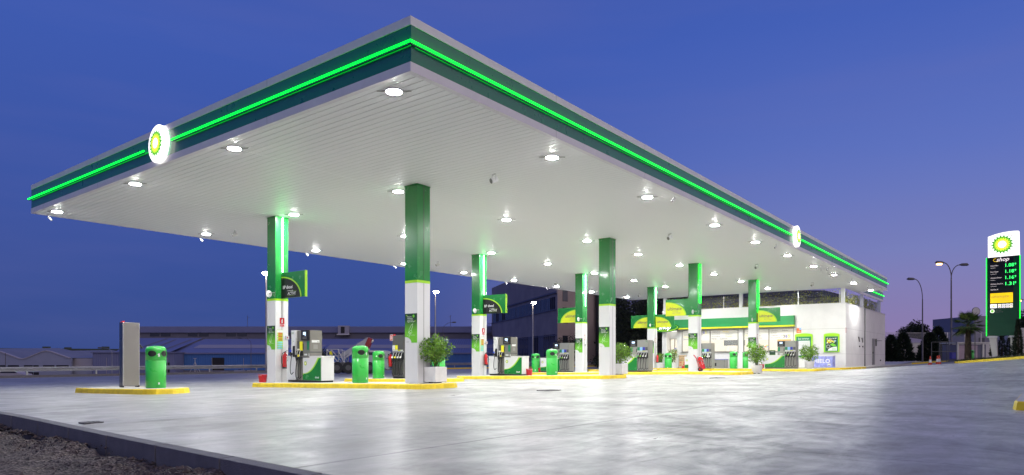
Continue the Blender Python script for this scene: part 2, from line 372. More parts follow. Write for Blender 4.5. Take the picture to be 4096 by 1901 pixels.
# ------------------------------------------------------------------ ground
def kx(Y):                                   # kerb line (outer edge) X at Y
    P = [(-30, 2.55), (3, 2.70), (5, 2.79), (6.8, 2.87), (8.15, 2.94), (9.6, 3.03), (10.8, 3.10), (11.6, 3.12), (80, 3.3)]
    for (a, b), (c, d) in zip(P, P[1:]):
        if Y <= c: return b+(d-b)*(Y-a)/(c-a)
    return 3.3
def grid(name, us, vsn, fn, m, kind='structure', smooth=True):
    vs = [fn(u, v) for v in vsn for u in us]; n = len(us); fs = [(j*n+i, j*n+i+1, (j+1)*n+i+1, (j+1)*n+i) for j in range(len(vsn)-1) for i in range(n-1)]
    b = MB(); b.add(vs, fs, m, smooth); return tag(b.build(name), kind=kind)
us = [0, .05, .12, .2, .3, .4, .55, .7, .9, 1.2, 1.6, 2, 2.5, 3, 4, 5, 6, 7, 8, 9, 10] + [11+i*1.0 for i in range(35)] + [47+i*2 for i in range(27)]
vv = [-30, -20, -12, -8, -5, -3, -1.5] + [i*.5 for i in range(0, 42)] + [21+i*1.5 for i in range(24)] + [57.4]
grid('forecourt', us, vv, lambda u, y: (kx(y)+.14+u, y, gz(kx(y)+.14+u, y)), 'forecourt_concrete')
def terr(x, y):
    base = gz(max(3, x), y) - .06
    z = base
    if x < 3: z = -1.25
    if y > 57.5: z = base + (-4.6-base)*ss((y-57.5)/16)
    if x > 98: z = z + (-1.0-z)*ss((x-98)/40) if y < 57 else z
    if x < 0 and y < 57: z = -1.25 - .6*ss((-x)/40)
    return (x, y, z)
ax = [-1500, -700, -300, -150, -80, -40, -20, -10, -4, 0, 2.4, 2.9] + [5+i*5 for i in range(22)] + [120, 140, 170, 220, 300, 500, 900, 2500]
ay = [-1500, -600, -250, -120, -60, -32, -20, -10, -5] + [i*3 for i in range(0, 20)] + [58.5, 60, 62, 64, 66, 68, 70, 72, 75, 80, 100, 130, 170, 220, 300, 500, 900, 2500]
grid('ground', ax, ay, terr, 'asphalt')
def grav(x, y):
    d = kx(y)-x; h = .010*noise.noise(V((x*6, y*6, 0)))+.004*noise.noise(V((x*25, y*25, 3)))
    h += max(0, .11*math.exp(-((d-.12)/.40)**2)*(.25+.9*noise.noise(V((x*1.7, y*1.1, 9)))+.5*noise.noise(V((x*7, y*6, 5)))))
    h += .05*math.exp(-((d-.95)/.3)**2)*max(0, noise.noise(V((x*2, y*1.4, 20))))*2
    return (x, y, -.975+h)
gx = [-8, -4, -2, -1, 0]+[.3+i*.03 for i in range(84)]; gy = [-6, -2, 0, 1]+[2+i*.03 for i in range(400)]+[15, 18, 25, 40]
grid('gravel_ground', gx, gy, lambda x, y: grav(min(x, kx(y)-.0+ (x-2.79)*.0 if x > kx(y) else x), y), 'gravel')
# mortar rubble beside the kerb
b = MB()
for i in range(5000):
    y = random.uniform(2.5, 13); x = kx(y)-.02-abs(random.gauss(0, .30))
    if noise.noise(V((x*1.3, y*.9, 4))) < -.12 and random.random() < .8: continue
    r = random.choice((.006, .008, .010, .014, .02, .03))*random.uniform(.7, 1.2); c = V(grav(x, y)); vs = []
    for a, bb, cc in ((1, 0, 0), (-1, 0, 0), (0, 1, 0), (0, -1, 0), (0, 0, .7), (0, 0, -.7)): vs.append(c+V((a, bb, cc))*r*random.uniform(.6, 1.3)+V((random.gauss(0, r*.2), random.gauss(0, r*.2), 0)))
    b.add(vs, [(0, 2, 4), (2, 1, 4), (1, 3, 4), (3, 0, 4), (2, 0, 5), (1, 2, 5), (3, 1, 5), (0, 3, 5)], 'rubble')
tag(b.build('rubble'), 'loose lumps of grey mortar and stones below the concrete kerb', 'rubble', kind='stuff')
# kerb stones along the slab edge
b = MB(); ys = [-2.2+1.22*i for i in range(40)]
for y0, y1 in zip(ys, ys[1:]):
    y1 -= .022; x0, x1 = kx(y0), kx(y1); z0, z1 = gz(x0, y0)+.004, gz(x1, y1)+.004
    p = [(x0, y0), (x0+.138, y0), (x1+.138, y1), (x1, y1)]; zz = (z0, z0, z1, z1)
    vs = [(a, c, -1.2) for a, c in p]+[(a, c, z) for (a, c), z in zip(p, zz)]
    b.add(vs, [(0, 1, 5, 4), (1, 2, 6, 5), (2, 3, 7, 6), (3, 0, 4, 7), (4, 5, 6, 7)], 'kerbstone')
tag(b.build('slab_edge_kerb', bevel=.008), kind='structure')
# drainage channel
b = MB(); xs = [3.3+.9*i for i in range(54)]
dy = lambda x: 9.16+.018*(x-3.2)
for x0, x1 in zip(xs, xs[1:]):
    for o0, o1, m, h in ((-.2, .1, 'chan', .004), (.10, .125, 'iron', .006), (-.215, -.2, 'iron', .006)):
        b.quad(*[(x, dy(x)+o-.12, gz(x, dy(x)+o-.12)+h) for x, o in ((x0, o0), (x1-.01, o0), (x1-.01, o1), (x0, o1))], m)
tag(b.build('drain_channel'), kind='structure')
for i, (x, y, l, lab) in enumerate(((13.1, 9.25, .55, 'dark iron drain grate in the channel in front of the nearest columns'), (24.6, 9.5, .7, 'dark iron drain grate in the channel before the third pump island'), (3.24, 9.12, .2, 'broken open drain end beside the near concrete kerb'))):
    b = MB(); z = gz(x, y)+.008; hw = .07 if i == 2 else .15
    b.box(x, x+l, y-hw-.02, y-hw, z-.02, z+.012, 'iron'); b.box(x, x+l, y+hw, y+hw+.02, z-.02, z+.012, 'iron')
    for k in range(int(l/.05)+1): b.box(x+k*.05, x+k*.05+.022, y-hw, y+hw, z-.02, z+.01, 'iron')
    tag(b.build('drain_grate'), lab, 'drain')

# ------------------------------------------------------------------ kerbed islands
def island(name, pts, label, cat='kerbed island', h=.13, top='concrete_top', inset=.10, group='yellow kerbed pump islands', bed=None):
    b = MB(); n = len(pts); cx_ = sum(p[0] for p in pts)/n; cy_ = sum(p[1] for p in pts)/n
    ar = sum(pts[i][0]*pts[(i+1) % n][1]-pts[(i+1) % n][0]*pts[i][1] for i in range(n))
    if ar < 0: pts = pts[::-1]
    fine = []
    for i in range(n):                       # subdivide so the kerb follows the ground
        a, c = V(pts[i]), V(pts[(i+1) % n]); k = max(1, int((c-a).length/1.0))
        fine += [a+(c-a)*j/k for j in range(k)]
    m = len(fine)
    def off(i, d):
        a, p, c = fine[i-1], fine[i], fine[(i+1) % m]; e1 = (p-a).normalized(); e2 = (c-p).normalized(); nn = (V((-e1.y, e1.x))+V((-e2.y, e2.x)))
        return p+nn.normalized()*d
    o1 = [off(i, .03) for i in range(m)]; o2 = [off(i, inset) for i in range(m)]
    r0 = [(p.x, p.y, gz(p.x, p.y)-.05) for p in fine]; r1 = [(p.x, p.y, gz(p.x, p.y)+h-.02) for p in o1]; r1b = [(p.x, p.y, gz(p.x, p.y)+h) for p in [off(i, .045) for i in range(m)]]
    r2 = [(p.x, p.y, gz(p.x, p.y)+h) for p in o2]
    vs = r0+r1+r1b+r2
    b.add(vs, [(k*m+i, k*m+(i+1) % m, (k+1)*m+(i+1) % m, (k+1)*m+i) for k in range(3) for i in range(m)], 'yellow')
    # flat top as strips between matching ends
    b.add(r2, [tuple(range(m))], top)
    return tag(b.build(name), label, cat, group)
def chamf(x0, x1, y0, y1, c=.35): return [(x0, y0+c), (x0+c*.35, y0+c*.3), (x0+c, y0), (x1-c, y0), (x1-c*.35, y0+c*.3), (x1, y0+c), (x1, y1-c), (x1-c, y1), (x0+c, y1), (x0, y1-c)]
island('pump_island', [(7.15, 20.6), (7.32, 16.95), (7.5, 16.62), (7.85, 16.5), (8.2, 16.62), (8.5, 16.95), (8.5, 20.6)], 'small yellow kerbed island under the steel cabinet, nearest the gravel')
island('pump_island', chamf(11.88, 13.5, 12.12, 20.1), 'long yellow kerbed island carrying the nearest green column and planter')
island('pump_island', chamf(16.85, 18.5, 16.35, 21.8), 'short yellow kerbed island with the three-nozzle pump behind the first column')
island('pump_island', chamf(21.65, 23.7, 12.5, 20.2), 'yellow kerbed island under the pump marked 12')
island('pump_island', chamf(30.15, 32.6, 10.5, 24.4), 'yellow kerbed island with the red wheeled extinguisher on it')
island('pump_island', chamf(39.6, 41.9, 9.45, 24.4), 'yellow kerbed island nearest the shop front windows')
island('pump_island', [(12.66, .22), (12.95, .27), (15.3, .22), (16.3, -.3), (16.5, -2.5), (12.8, -2.5), (12.6, -.3)], 'cut-off yellow kerbed island at the right edge of the forecourt', h=.135, inset=.05, group=None)
# shop pavement
b = MB()
pv = [(44.2, 27), (44.2, 9.2), (44.4, 8.7), (45.2, 8.3), (46.3, 8.2)]
def strip(b, pts, m, h=.13, w_=.12, mt=None):
    for (x0, y0), (x1, y1) in zip(pts, pts[1:]):
        d = V((x1-x0, y1-y0)).normalized(); nn = V((-d.y, d.x))*w_
        a, c = gz(x0, y0), gz(x1, y1)
        b.quad((x0, y0, a-.05), (x1, y1, c-.05), (x1, y1, c+h), (x0, y0, a+h), m)
        b.quad((x0, y0, a+h), (x1, y1, c+h), (x1+nn.x, y1+nn.y, c+h), (x0+nn.x, y0+nn.y, a+h), mt or m)
def lerp_pts(pts, st=1.5):
    o = []
    for a, c in zip(pts, pts[1:]):
        k = max(1, int(math.hypot(c[0]-a[0], c[1]-a[1])/st)); o += [(a[0]+(c[0]-a[0])*j/k, a[1]+(c[1]-a[1])*j/k) for j in range(k)]
    return o+[pts[-1]]
strip(b, lerp_pts(pv), 'yellow', .12); strip(b, lerp_pts([(46.3, 8.2), (54, 8.35), (63.5, 7.9)]), 'concrete_top', .12)
strip(b, lerp_pts([(63.5, 7.9), (66.8, 6.2), (68, 5.6)]), 'yellow', .12)
us2 = [44.31, 45, 46.3]+[48+i*2 for i in range(13)]; 
fn = lambda x, t: (x, (8.8 if x < 44.5 else 8.42 if x < 46 else 8.32 if x < 47 else 8.45)+t*(27-8.4), 0)
vs = []; 
for j in range(14):
    for x in us2:
        X, Y, _ = fn(x, j/13); vs.append((X, Y, gz(X, Y)+.117))
n = len(us2); b.add(vs, [(j*n+i, j*n+i+1, (j+1)*n+i+1, (j+1)*n+i) for j in range(13) for i in range(n-1)], 'concrete_top')
tag(b.build('shop_pavement'), kind='structure')
# right-hand kerb and planted bed
KR = [(58.5, 4.6), (56.2, 4.25), (53.0, 3.9), (50.0, 3.2), (46.8, 2.1), (44.2, 1.1), (42.7, .4), (41.0, -.8), (38, -3.5), (34, -8)]
b = MB(); strip(b, lerp_pts(KR[::-1]), 'yellow', .14, -.15); tag(b.build('planting_bed_kerb'), kind='structure')
def kr_x(t): 
    i = min(int(t*(len(KR)-1)), len(KR)-2); u = t*(len(KR)-1)-i; return KR[i][0]+(KR[i+1][0]-KR[i][0])*u, KR[i][1]+(KR[i+1][1]-KR[i][1])*u
vs = []; NI = 24; NJ = 14
for i in range(NI+1):
    x, y = kr_x(i/NI)
    for j in range(NJ+1):
        d = .12+22*(j/NJ)**1.6; X = x+d*.93; Y = y-d*.25
        vs.append((X, Y, gz(x, y)+.12+.10*ss(d/4)+(-.05 if False else 0)+.02*noise.noise(V((X, Y, 0)))))
b = MB(); b.add(vs, [(i*(NJ+1)+j, i*(NJ+1)+j+1, (i+1)*(NJ+1)+j+1, (i+1)*(NJ+1)+j) for i in range(NI) for j in range(NJ)], 'soil', True)
tag(b.build('planting_bed'), kind='structure')
def bedz(X, Y): return max(gz(X, Y)+.12, -.12 if X > 58 else -1)+.1
b = MB()
for i in range(2600):
    t = random.random()**1.0; x, y = kr_x(t*.85); d = .15+abs(random.gauss(0, 2.2)); X = x+d*.93; Y = y-d*.25; z = gz(x, y)+.12+.10*ss(d/4)
    a = V((random.gauss(0, .4), random.gauss(0, .4), 1)).normalized()*random.uniform(.06, .22); c = V((random.gauss(0, 1), random.gauss(0, 1), 0)).normalized()*.02
    p = V((X, Y, z)); b.add([p-c, p+c, p+a], [(0, 1, 2)], 'tree_leaf')
tag(b.build('ground_cover'), 'low dark ground cover plants inside the yellow kerb under the price sign', 'ground cover', kind='stuff')

# ------------------------------------------------------------------ canopy
X0, Y0, XR, YW, HS, HT = 7.505, 7.88, 51.72, 25.16, 4.6, 5.488
XB, YB = 48.0, 9.70                          # the shop's front wall and its right wall
CAN = thing('forecourt_canopy', 'huge white flat forecourt canopy with dark green fascia and a glowing green line', 'canopy', (X0, Y0, HS))
def cw(b, name, bevel=0, par=CAN): return b.build(name, par, (-X0, -Y0, -HS), bevel=bevel)
b = MB(); x = X0+.05; i = 0
while x < XR-.05:
    x1 = min(x+.176, XR-.03); ymax = YW-.05 if x1 < XB-.05 else YB
    for ya, yb in ((Y0+.05, Y0+.05+5.9), (Y0+.05+5.905, Y0+.05+11.9), (Y0+.05+11.905, ymax)):
        yb = min(yb, ymax)
        if yb > ya: b.box(x, x1-.011, ya, yb, HS+.004, HS+.02, 'soffit')
    x = x1; i += 1
cw(b, 'soffit_panels')
b = MB(); b.box(X0+.04, XB-.06, Y0+.04, YW-.04, HS+.03, HS+.06, 'recess'); b.box(XB-.06, XR-.04, Y0+.04, YB, HS+.03, HS+.06, 'recess'); b.box(X0+.04, XB-.06, Y0+.04, YW-.04, HT-.16, HT-.12, 'recess'); cw(b, 'roof_deck')
G = MB(); GR = MB()
def fascia(ax_, fixed, a0, a1, sgn):         # ax_ 'x': runs along x at y=fixed, outward normal sgn*y
    def bx(b, lo, hi, z0, z1, p0, p1, m):
        p, q = sorted((fixed+sgn*p0, fixed+sgn*p1))
        if ax_ == 'x': b.box(lo, hi, p, q, z0, z1, m)
        else: b.box(p, q, lo, hi, z0, z1, m)
    bx(G, a0, a1, HT-.145, HT, -.10, 0, 'fascia_grey'); bx(G, a0, a1, HS, HS+.152, -.10, 0, 'fascia_grey')
    bx(GR, a0, a1, HS+.152, HT-.145, -.10, -.014, 'fascia_green')
    a = a0+4.05
    while a < a1-.5: bx(GR, a, a+.006, HS+.002, HS+.152, -.05, .001, 'pgrey'); bx(GR, a, a+.006, HS+.152, HT-.145, -.05, -.013, 'fascia_green'); bx(GR, a, a+.006, HT-.145, HT-.002, -.05, .001, 'pgrey'); a += 4.05
for args in (('y', X0, Y0, YW, -1), ('x', Y0, X0+.1, XR, -1), ('x', YW, X0+.1, XB, 1), ('y', XR, Y0+.1, YB-.1, 1), ('y', XB, YB, YW-.1, 1), ('x', YB, XB+.02, 61.8, -1)): fascia(*args)
cw(G, 'fascia_trim'); cw(GR, 'fascia_panels')
def neon(axis, fixed, a0, a1, sgn):
    b = MB(); zc = HS+.452; c = MB()
    if axis == 'y':
        b.tube([(fixed-.055, a0, zc), (fixed-.055, a1, zc)], .019, 'neon', 10); c.box(fixed-.05, fixed-.012, a0, a1, zc-.045, zc-.028, 'fascia_green')
    else:
        b.tube([(a0, fixed-.055, zc), (a1, fixed-.055, zc)], .019, 'neon', 10); c.box(a0, a1, fixed-.05, fixed-.012, zc-.045, zc-.028, 'fascia_green')
    cw(b, 'light_line'); cw(c, 'light_ledge')
neon('y', X0, 17.15, YW+.07, -1); neon('y', X0, Y0-.055, 15.75, -1); neon('x', Y0, X0-.055, 28.85, -1); neon('x', Y0, 30.3, XR+.06, -1); neon('x', YB, 57.1, 61.9, -1)
def roundel(c, nrm, label):
    c = V(c); nrm = V(nrm); u = V((0, 0, 1)).cross(nrm); b = MB()
    b.tube([c+nrm*.01, c+nrm*.09], .44, 'glow_sign', 40, True, False); e = b.build('rim', None)
    t = thing('illuminated_emblem', label, 'illuminated sign', tuple(c)); e.parent = t; e.location = -c
    b = MB(); N = 44; rings = [(1, 0), (.98, .008), (.85, .018), (.6, .03), (.3, .036)]; vs = []
    for r, h in rings: vs += [c+nrm*(.09+h)+(u*math.cos(2*PI*k/N)+V((0, 0, 1))*math.sin(2*PI*k/N))*r*.445 for k in range(N)]
    b.add(vs, [(j*N+k, j*N+(k+1) % N, (j+1)*N+(k+1) % N, (j+1)*N+k) for j in range(len(rings)-1) for k in range(N)], 'glow_white', True); b.add(vs[-N:], [tuple(range(N))], 'glow_white')
    o = b.build('lens', t, tuple(-c))
    b = MB(); b.burst(c+nrm*.128, u, (0, 0, 1), nrm, .335, step=.003); b.build('sunburst', t, tuple(-c))
roundel((X0, 16.36, 5.07), (-1, 0, 0), 'round lit yellow and green sunburst sign on the short left fascia'); roundel((29.5, Y0, 5.09), (0, -1, 0), 'round lit sunburst sign near the far end of the long right fascia')
# downlights
LX = [7.9, 12.7, 17.5, 22.6, 26.9, 31.3, 35.8, 40.1, 45.2]; LY = [8.7, 13.82, 18.68, 24.15]
ordn = ['nearest', 'second', 'third', 'fourth', 'fifth', 'sixth', 'seventh', 'eighth', 'ninth', 'tenth']
rown = ['beside the right fascia', 'second in from the right fascia', 'third in from the right fascia', 'along the far left edge']
b = MB(); b.lathe([(.155, .004), (.150, -.014), (.138, -.021), (.130, -.019)], 'soffit', n=28); b.box(-.30, -.15, -.012, .012, -.010, -.002, 'pgrey'); b.box(.15, .30, -.012, .012, -.010, -.002, 'pgrey')
L0 = thing('ceiling_downlight', '', 'ceiling light', (0, 0, 0), HEAD-PI/2, 'downlights in the canopy ceiling'); b.build('trim_ring', L0)
b = MB(); b.lathe([(.132, -.020), (.10, -.027), (.03, -.031)], 'lens', n=16); b.build('lens', L0)
first = True
for j, y in enumerate(LY):
    for i, x in enumerate(LX+[50.7]):
        if i == 9 and j: continue
        lab = '%s round white ceiling downlight in the row %s' % (ordn[i], rown[j])
        o = L0 if first else dup(L0, (x, y, HS)); o.location = (x, y, HS); o['label'] = lab; first = False
# loudspeakers and cameras on the ceiling
b = MB(); b.box(-.1, .1, -.02, .02, -.03, 0, 'white'); b.box(-.10, -.085, -.02, .02, -.2, -.02, 'white'); b.box(.085, .10, -.02, .02, -.2, -.02, 'white')
L1 = thing('loudspeaker', '', 'loudspeaker', (0, 0, 0), 0, 'white cylinder loudspeakers under the canopy'); b.build('bracket', L1)
b = MB(); b.tube([(0, .10, -.14), (0, .08, -.15), (0, -.11, -.22)], [.06, .078, .082], 'white', 20); b.disc((0, -.112, -.221), (0, -.95, -.35), .07, 'pgrey', 20); b.build('housing', L1)
for k, (x, y, lab) in enumerate(((13.0, 10.65, 'white cylinder loudspeaker hanging nearest the canopy corner, right of the first column'), (13.0, 22.7, 'white cylinder loudspeaker on the ceiling left of the column marked 14'), (23.1, 22.4, 'white cylinder loudspeaker on the ceiling just right of the nearest green column'), (23.2, 10.62, 'white cylinder loudspeaker between the third and fourth downlights near the right fascia'), (33.3, 22.5, 'white cylinder loudspeaker near the far left edge above the dark office building'), (33.3, 10.7, 'white cylinder loudspeaker over the column nearest the shop windows'), (43.5, 10.65, 'white cylinder loudspeaker nearest the shop wall'), (43.4, 22.2, 'white cylinder loudspeaker beside the second large right-row column'))):
    o = L1 if k == 0 else dup(L1, (x, y, HS)); o.location = (x, y, HS); o.scale = (.85,)*3; o.rotation_euler[2] = HEAD-PI/2-1.0; o['label'] = lab
b = MB(); b.tube([(0, 0, 0), (0, 0, -.07), (.02, 0, -.13)], .014, 'trim', 8)
L2 = thing('security_camera', '', 'security camera', (0, 0, 0), 0, 'bullet cameras along the canopy edges'); b.build('bracket', L2)
b = MB(); b.tube([(-.03, 0, -.08), (.11, 0, -.22)], [.035, .042], 'white_metal', 12); b.disc((.111, 0, -.221), (.7, 0, -.7), .036, 'black', 12); b.build('housing', L2)
ed = [(7.95, 25.0, 'far left corner of the canopy'), (12.9, 24.95, 'far left edge, second from the left corner'), (17.55, 24.9, 'far left edge, right of the column marked 14'), (22.55, 24.8, 'far left edge, just left of the nearest big column'), (31.4, 24.85, 'far left edge, over the flag sign of the pump marked 12'), (35.5, 24.75, 'far left edge, over the dark office building'),
      (17.86, 8.05, 'right edge nearest the camera'), (27.9, 8.2, 'right edge just before the round sunburst sign'), (36.5, 8.2, 'right edge past the round sunburst sign'), (42.2, 8.2, 'right edge in line with the shop corner'), (47.0, 8.2, 'right edge nearest the far canopy corner')]
for k, (x, y, lab) in enumerate(ed):
    o = L2 if k == 0 else dup(L2, (x, y, HS)); o.location = (x, y, HS); o.scale = (.75,)*3; o.rotation_euler[2] = (HEAD-PI/2+.3 if k < 6 else HEAD+PI/2+.5); o['label'] = 'white bullet camera, ' + lab

# ------------------------------------------------------------------ columns
def poster_mat():
    m = bpy.data.materials.new('poster_print'); m.use_nodes = True; n = m.node_tree; p = n.nodes['Principled BSDF']; t = n.nodes.new('ShaderNodeTexCoord'); s = n.nodes.new('ShaderNodeSeparateXYZ'); r = n.nodes.new('ShaderNodeValToRGB')
    n.links.new(t.outputs['Generated'], s.inputs[0]); n.links.new(s.outputs['Z'], r.inputs[0]); n.links.new(r.outputs[0], p.inputs['Base Color']); p.inputs['Roughness'].default_value = .35
    e = r.color_ramp.elements; e[0].position = .35; e[0].color = (.16, .52, .03, 1); e[1].position = .8; e[1].color = (.008, .045, .02, 1); MATS['poster_print'] = m
poster_mat()
CSZ = .47
def flag(t, x, y, side, kind, z0=2.73, z1=3.55, L=1.28, sq=None):
    # panel in the plane x = const, running along y from the column ; viewer looks along +x, so text right = -y
    f = MB(); ya, yb = (y-L, y-.02) if side < 0 else (y+.02, y+L)
    f.box(x-.035, x+.035, ya, yb, z0, z1, 'green'); o = f.build('flag_sign', t)
    xf = x-.0355; cy = (yb if side < 0 else (ya if sq == 'col' else yb)); sg = -1          # arc centre
    if side > 0 and sq != 'col': sg = -1; cy = yb
    if side > 0 and sq == 'col': sg = 1; cy = ya
    ry, rzz = L*.80, (z1-z0)*.80
    def arc(k, dx, m):
        pts = [(xf-dx, cy, z0)]+[(xf-dx, cy+sg*ry*k*math.cos(a), z0+rzz*(k if k < 1 else k)*math.sin(a)) for a in [i*PI/2/24 for i in range(25)]]
        g = MB(); g.poly(pts, m); return g
    def add(g, nm):
        q = g.build(nm, o)
    add(arc(1.06, .002, 'lime' if kind == 'diesel' else 'lime'), 'curve_edge'); g = arc(1.0, .004, 'sign_black' if kind == 'diesel' else 'yellow_sign')
    rt, up = (0, -1, 0), (0, 0, 1); xo = xf-.006
    if kind == 'diesel':
        yl = yb-.08
        g.text('BP diesel', (xo, yl, z0+.34), rt, up, .15, 'text_white', .012, align='L'); g.text('con tecnología', (xo, yl-.27, z0+.225), rt, up, .05, 'text_white', align='L')
        g.text('ACTIVE', (xo, yl-.26, z0+.13), rt, up, .13, 'text_white', .006, .25, align='L'); g.box(xo-.001, xo, yl-.66, yl-.28, z0+.065, z0+.07, 'lime'); g.box(xo-.001, xo, yl-.75, yl-.40, z0+.20, z0+.205, 'lime')
        e = MB(); e.box(x-.037, x+.037, ya-.03, ya, z0-.002, z1+.002, 'lime'); e.build('edge_stripe', o)
    else:
        yl = cy-.06 if sg < 0 else cy+.78
        g.text('bp', (xo, yl, z0+.47), rt, up, .10, 'dim_text', align='L')
        g.text('ultimate', (xo, yl-.03, z0+.35), rt, up, .235, 'ink', .016, .2, align='L'); g.text('con tecnología', (xo, yl-.3, z0+.235), rt, up, .05, 'dgrey', align='L')
        g.text('ACTIVE', (xo, yl-.28, z0+.13), rt, up, .13, 'dim_text', .006, .25, align='L')
    add(g, 'flag_print')
def column(x, y, label, disc=None, flags=(), strip_=None, stickers=False, poster=True, small=False):
    zb = gz(x, y)+.128; H_ = HS-zb; c = CSZ
    t = thing('canopy_column', label, 'column', (x, y, zb), 0, 'canopy columns on the islands')
    MB().box(0, c, 0, c, 0, 2.65, 'white').build('white_cladding', t, bevel=.006); MB().box(-.002, c+.002, -.002, c+.002, 2.65, 2.72, 'lime').build('lime_band', t)
    MB().box(0, c, 0, c, 2.72, H_, 'green').build('green_cladding', t, bevel=.004)
    MB().box(c*.49, c*.49+.012, -.003, .01, 0, 2.65, 'dgrey').box(c*.49, c*.49+.014, -.003, .01, 2.72, H_, 'black').box(-.008, c+.008, -.008, c+.008, H_-.035, H_-.004, 'green').build('cladding_joint', t)
    if poster:
        z0, z1 = 1.066, 1.84; yy0, yy1 = c-.004, .004; b = MB(); W_ = yy0-yy1; hh = z1-z0
        pts = [(-.004, yy0-W_*.53*math.sin(a), z0+hh*.20*math.cos(a)) for a in [i*PI/2/12 for i in range(13)]]+[(-.004, yy1, z0), (-.004, yy1, z1), (-.004, yy0, z1)]
        b.poly(pts, 'poster_print'); o = b.build('poster', t); b = MB(); rt, up = (0, -1, 0), (0, 0, 1); xo = -.006
        for k, s in enumerate(('Nuestros', 'carburantes', 'nunca habían', 'llegado tan lejos')): b.text(s, (xo, yy0-.095, z1-.085-k*.043), rt, up, .042, 'text_white', .008, align='L')
        b.text('“', (xo, yy0-.07, z1-.08), rt, up, .12, 'lime', .02); b.text('”', (xo, yy0-.385, z1-.235), rt, up, .12, 'lime', .02); b.disc((xo, yy0-.33, z1-.07), (-1, 0, 0), .04, 'poster_green', 18)
        rk = [(.30, .50), (.29, .42), (.24, .34), (.17, .30), (.13, .25), (.16, .34), (.21, .42), (.26, .485), (.30, .50)]
        fl = [(.24, .34), (.27, .28), (.22, .22), (.21, .28), (.17, .22), (.17, .30)]
        for q in (rk, fl):
            for (a, h), (a2, h2) in zip(q, q[1:]): b.tube([(xo, yy0-a, z0+h), (xo, yy0-a2, z0+h2)], .0035, 'text_white', 4)
        b.tube([(xo, yy0-.17, z0+.19), (xo, yy0-.15, z0+.14)], .004, 'text_white', 4)
        b.text('Más kilómetros por depósito', (xo, yy0-.23, z0+.225-.02), rt, up, .026, 'text_white', .002); b.text('ACTIVE', (xo, yy0-.10, z0+.02), rt, up, .03, 'dgrey', .002)
        b.build('poster_print', o)
    if disc:
        b = MB(); b.tube([(-.02, .02, 2.9), (-.10, .17, 2.9)], .008, 'trim', 6); b.tube([(-.11, .185, 2.87), (-.11, .205, 2.87)], .108, 'white', 28); b.text(disc, (-.11, .184, 2.868), (1, 0, 0), (0, 0, 1), .13, 'dgrey', 0, 0); b.build('number_disc', t)
    for sd, kd, sq in flags: flag(t, c*.52, 0 if sd < 0 else c, sd, kd, sq=sq)
    if strip_:
        b = MB()
        if strip_ == 'white': b.box(.225, .250, -.05, -.03, 3.58, H_-.04, 'neon_column')
        else:
            for xx in (.13, .30): b.box(xx, xx+.022, -.05, -.03, 3.3, H_-.04, 'neon_green')
        b.build('light_strip', t); b = MB()
        for zz in (3.7, 4.4, 5.0): b.box(.21, .265, -.032, 0, zz, zz+.03, 'trim')
        b.build('strip_clips', t)
    if stickers:
        b = MB(); b.box(.05, .27, -.005, 0, 1.08, 1.71, 'lime'); b.box(.055, .265, -.007, -.005, 1.62, 1.70, 'paper'); o = b.build('price_panel', t); b = MB()
        for k in range(5): b.box(.10, .25, -.010, -.007, 1.585-k*.055, 1.615-k*.055, 'orange' if k % 2 else 'red_plastic'); b.disc((.077, -.009, 1.60-k*.055), (0, -1, 0), .016, 'paper', 10)
        for k in range(4): b.box(.10, .25, -.010, -.007, 1.285-k*.065, 1.325-k*.065, 'cyan'); b.box(.065, .09, -.010, -.007, 1.285-k*.065, 1.325-k*.065, 'lblue')
        b.build('price_stickers', o)
        b = MB(); b.box(.155, .325, -.005, 0, 1.90, 2.10, 'red'); b.box(.16, .32, -.005, 0, 1.82, 1.885, 'red'); b.tube([(.24, -.008, 1.93), (.24, -.008, 2.03)], .022, 'text_white', 8); b.box(.232, .262, -.01, -.006, 2.03, 2.065, 'text_white'); b.text('EXTINTOR', (.24, -.007, 1.852), (1, 0, 0), (0, 0, 1), .034, 'text_white', .003); b.build('extinguisher_notice', t)
        b = MB(); b.box(.36, .47, -.06, 0, 1.40, 1.52, 'trim'); b.disc((.40, -.061, 1.46), (0, -1, 0), .02, 'red', 12); b.build('switch_box', t)
    if small:
        b = MB(); b.box(.15, .26, -.005, 0, 1.75, 2.02, 'red'); b.box(.165, .245, -.007, -.004, 1.77, 2.0, 'paper'); b.build('small_notice', t)
        b = MB(); b.box(.20, .30, -.06, 0, 1.42, 1.54, 'trim'); b.build('switch_box', t)
    return t
column(12.436, 12.80, 'tall green and white canopy column nearest the camera, beside a leafy square planter')
column(12.46, 19.33, 'green and white canopy column with number disc 14 and a black flag sign', '14', ((-1, 'diesel', None),), 'white', True)
column(22.52, 12.77, 'green and white canopy column with no flag sign, beside the second bushy planter')
column(22.55, 19.30, 'green and white canopy column with number disc 12 and a black flag sign', '12', ((-1, 'diesel', None),), 'white', True)
column(31.12, 12.82, 'green and white canopy column beside the red wheeled extinguisher, yellow flag on its left', '10', ((1, 'ultimate', None),), 'green')
column(31.10, 19.30, 'green and white canopy column with yellow flag behind its left side, left of the bare column', '8', ((1, 'ultimate', 'col'),), 'white', small=True)
column(39.74, 12.80, 'green and white canopy column before the shop windows with yellow flag on its right', '2', ((-1, 'ultimate', None),), 'green', small=True)
column(39.74, 19.30, 'farthest green and white canopy column, with yellow flags on both sides', '6', ((-1, 'ultimate', None), (1, 'ultimate', 'col')), 'white', small=True)

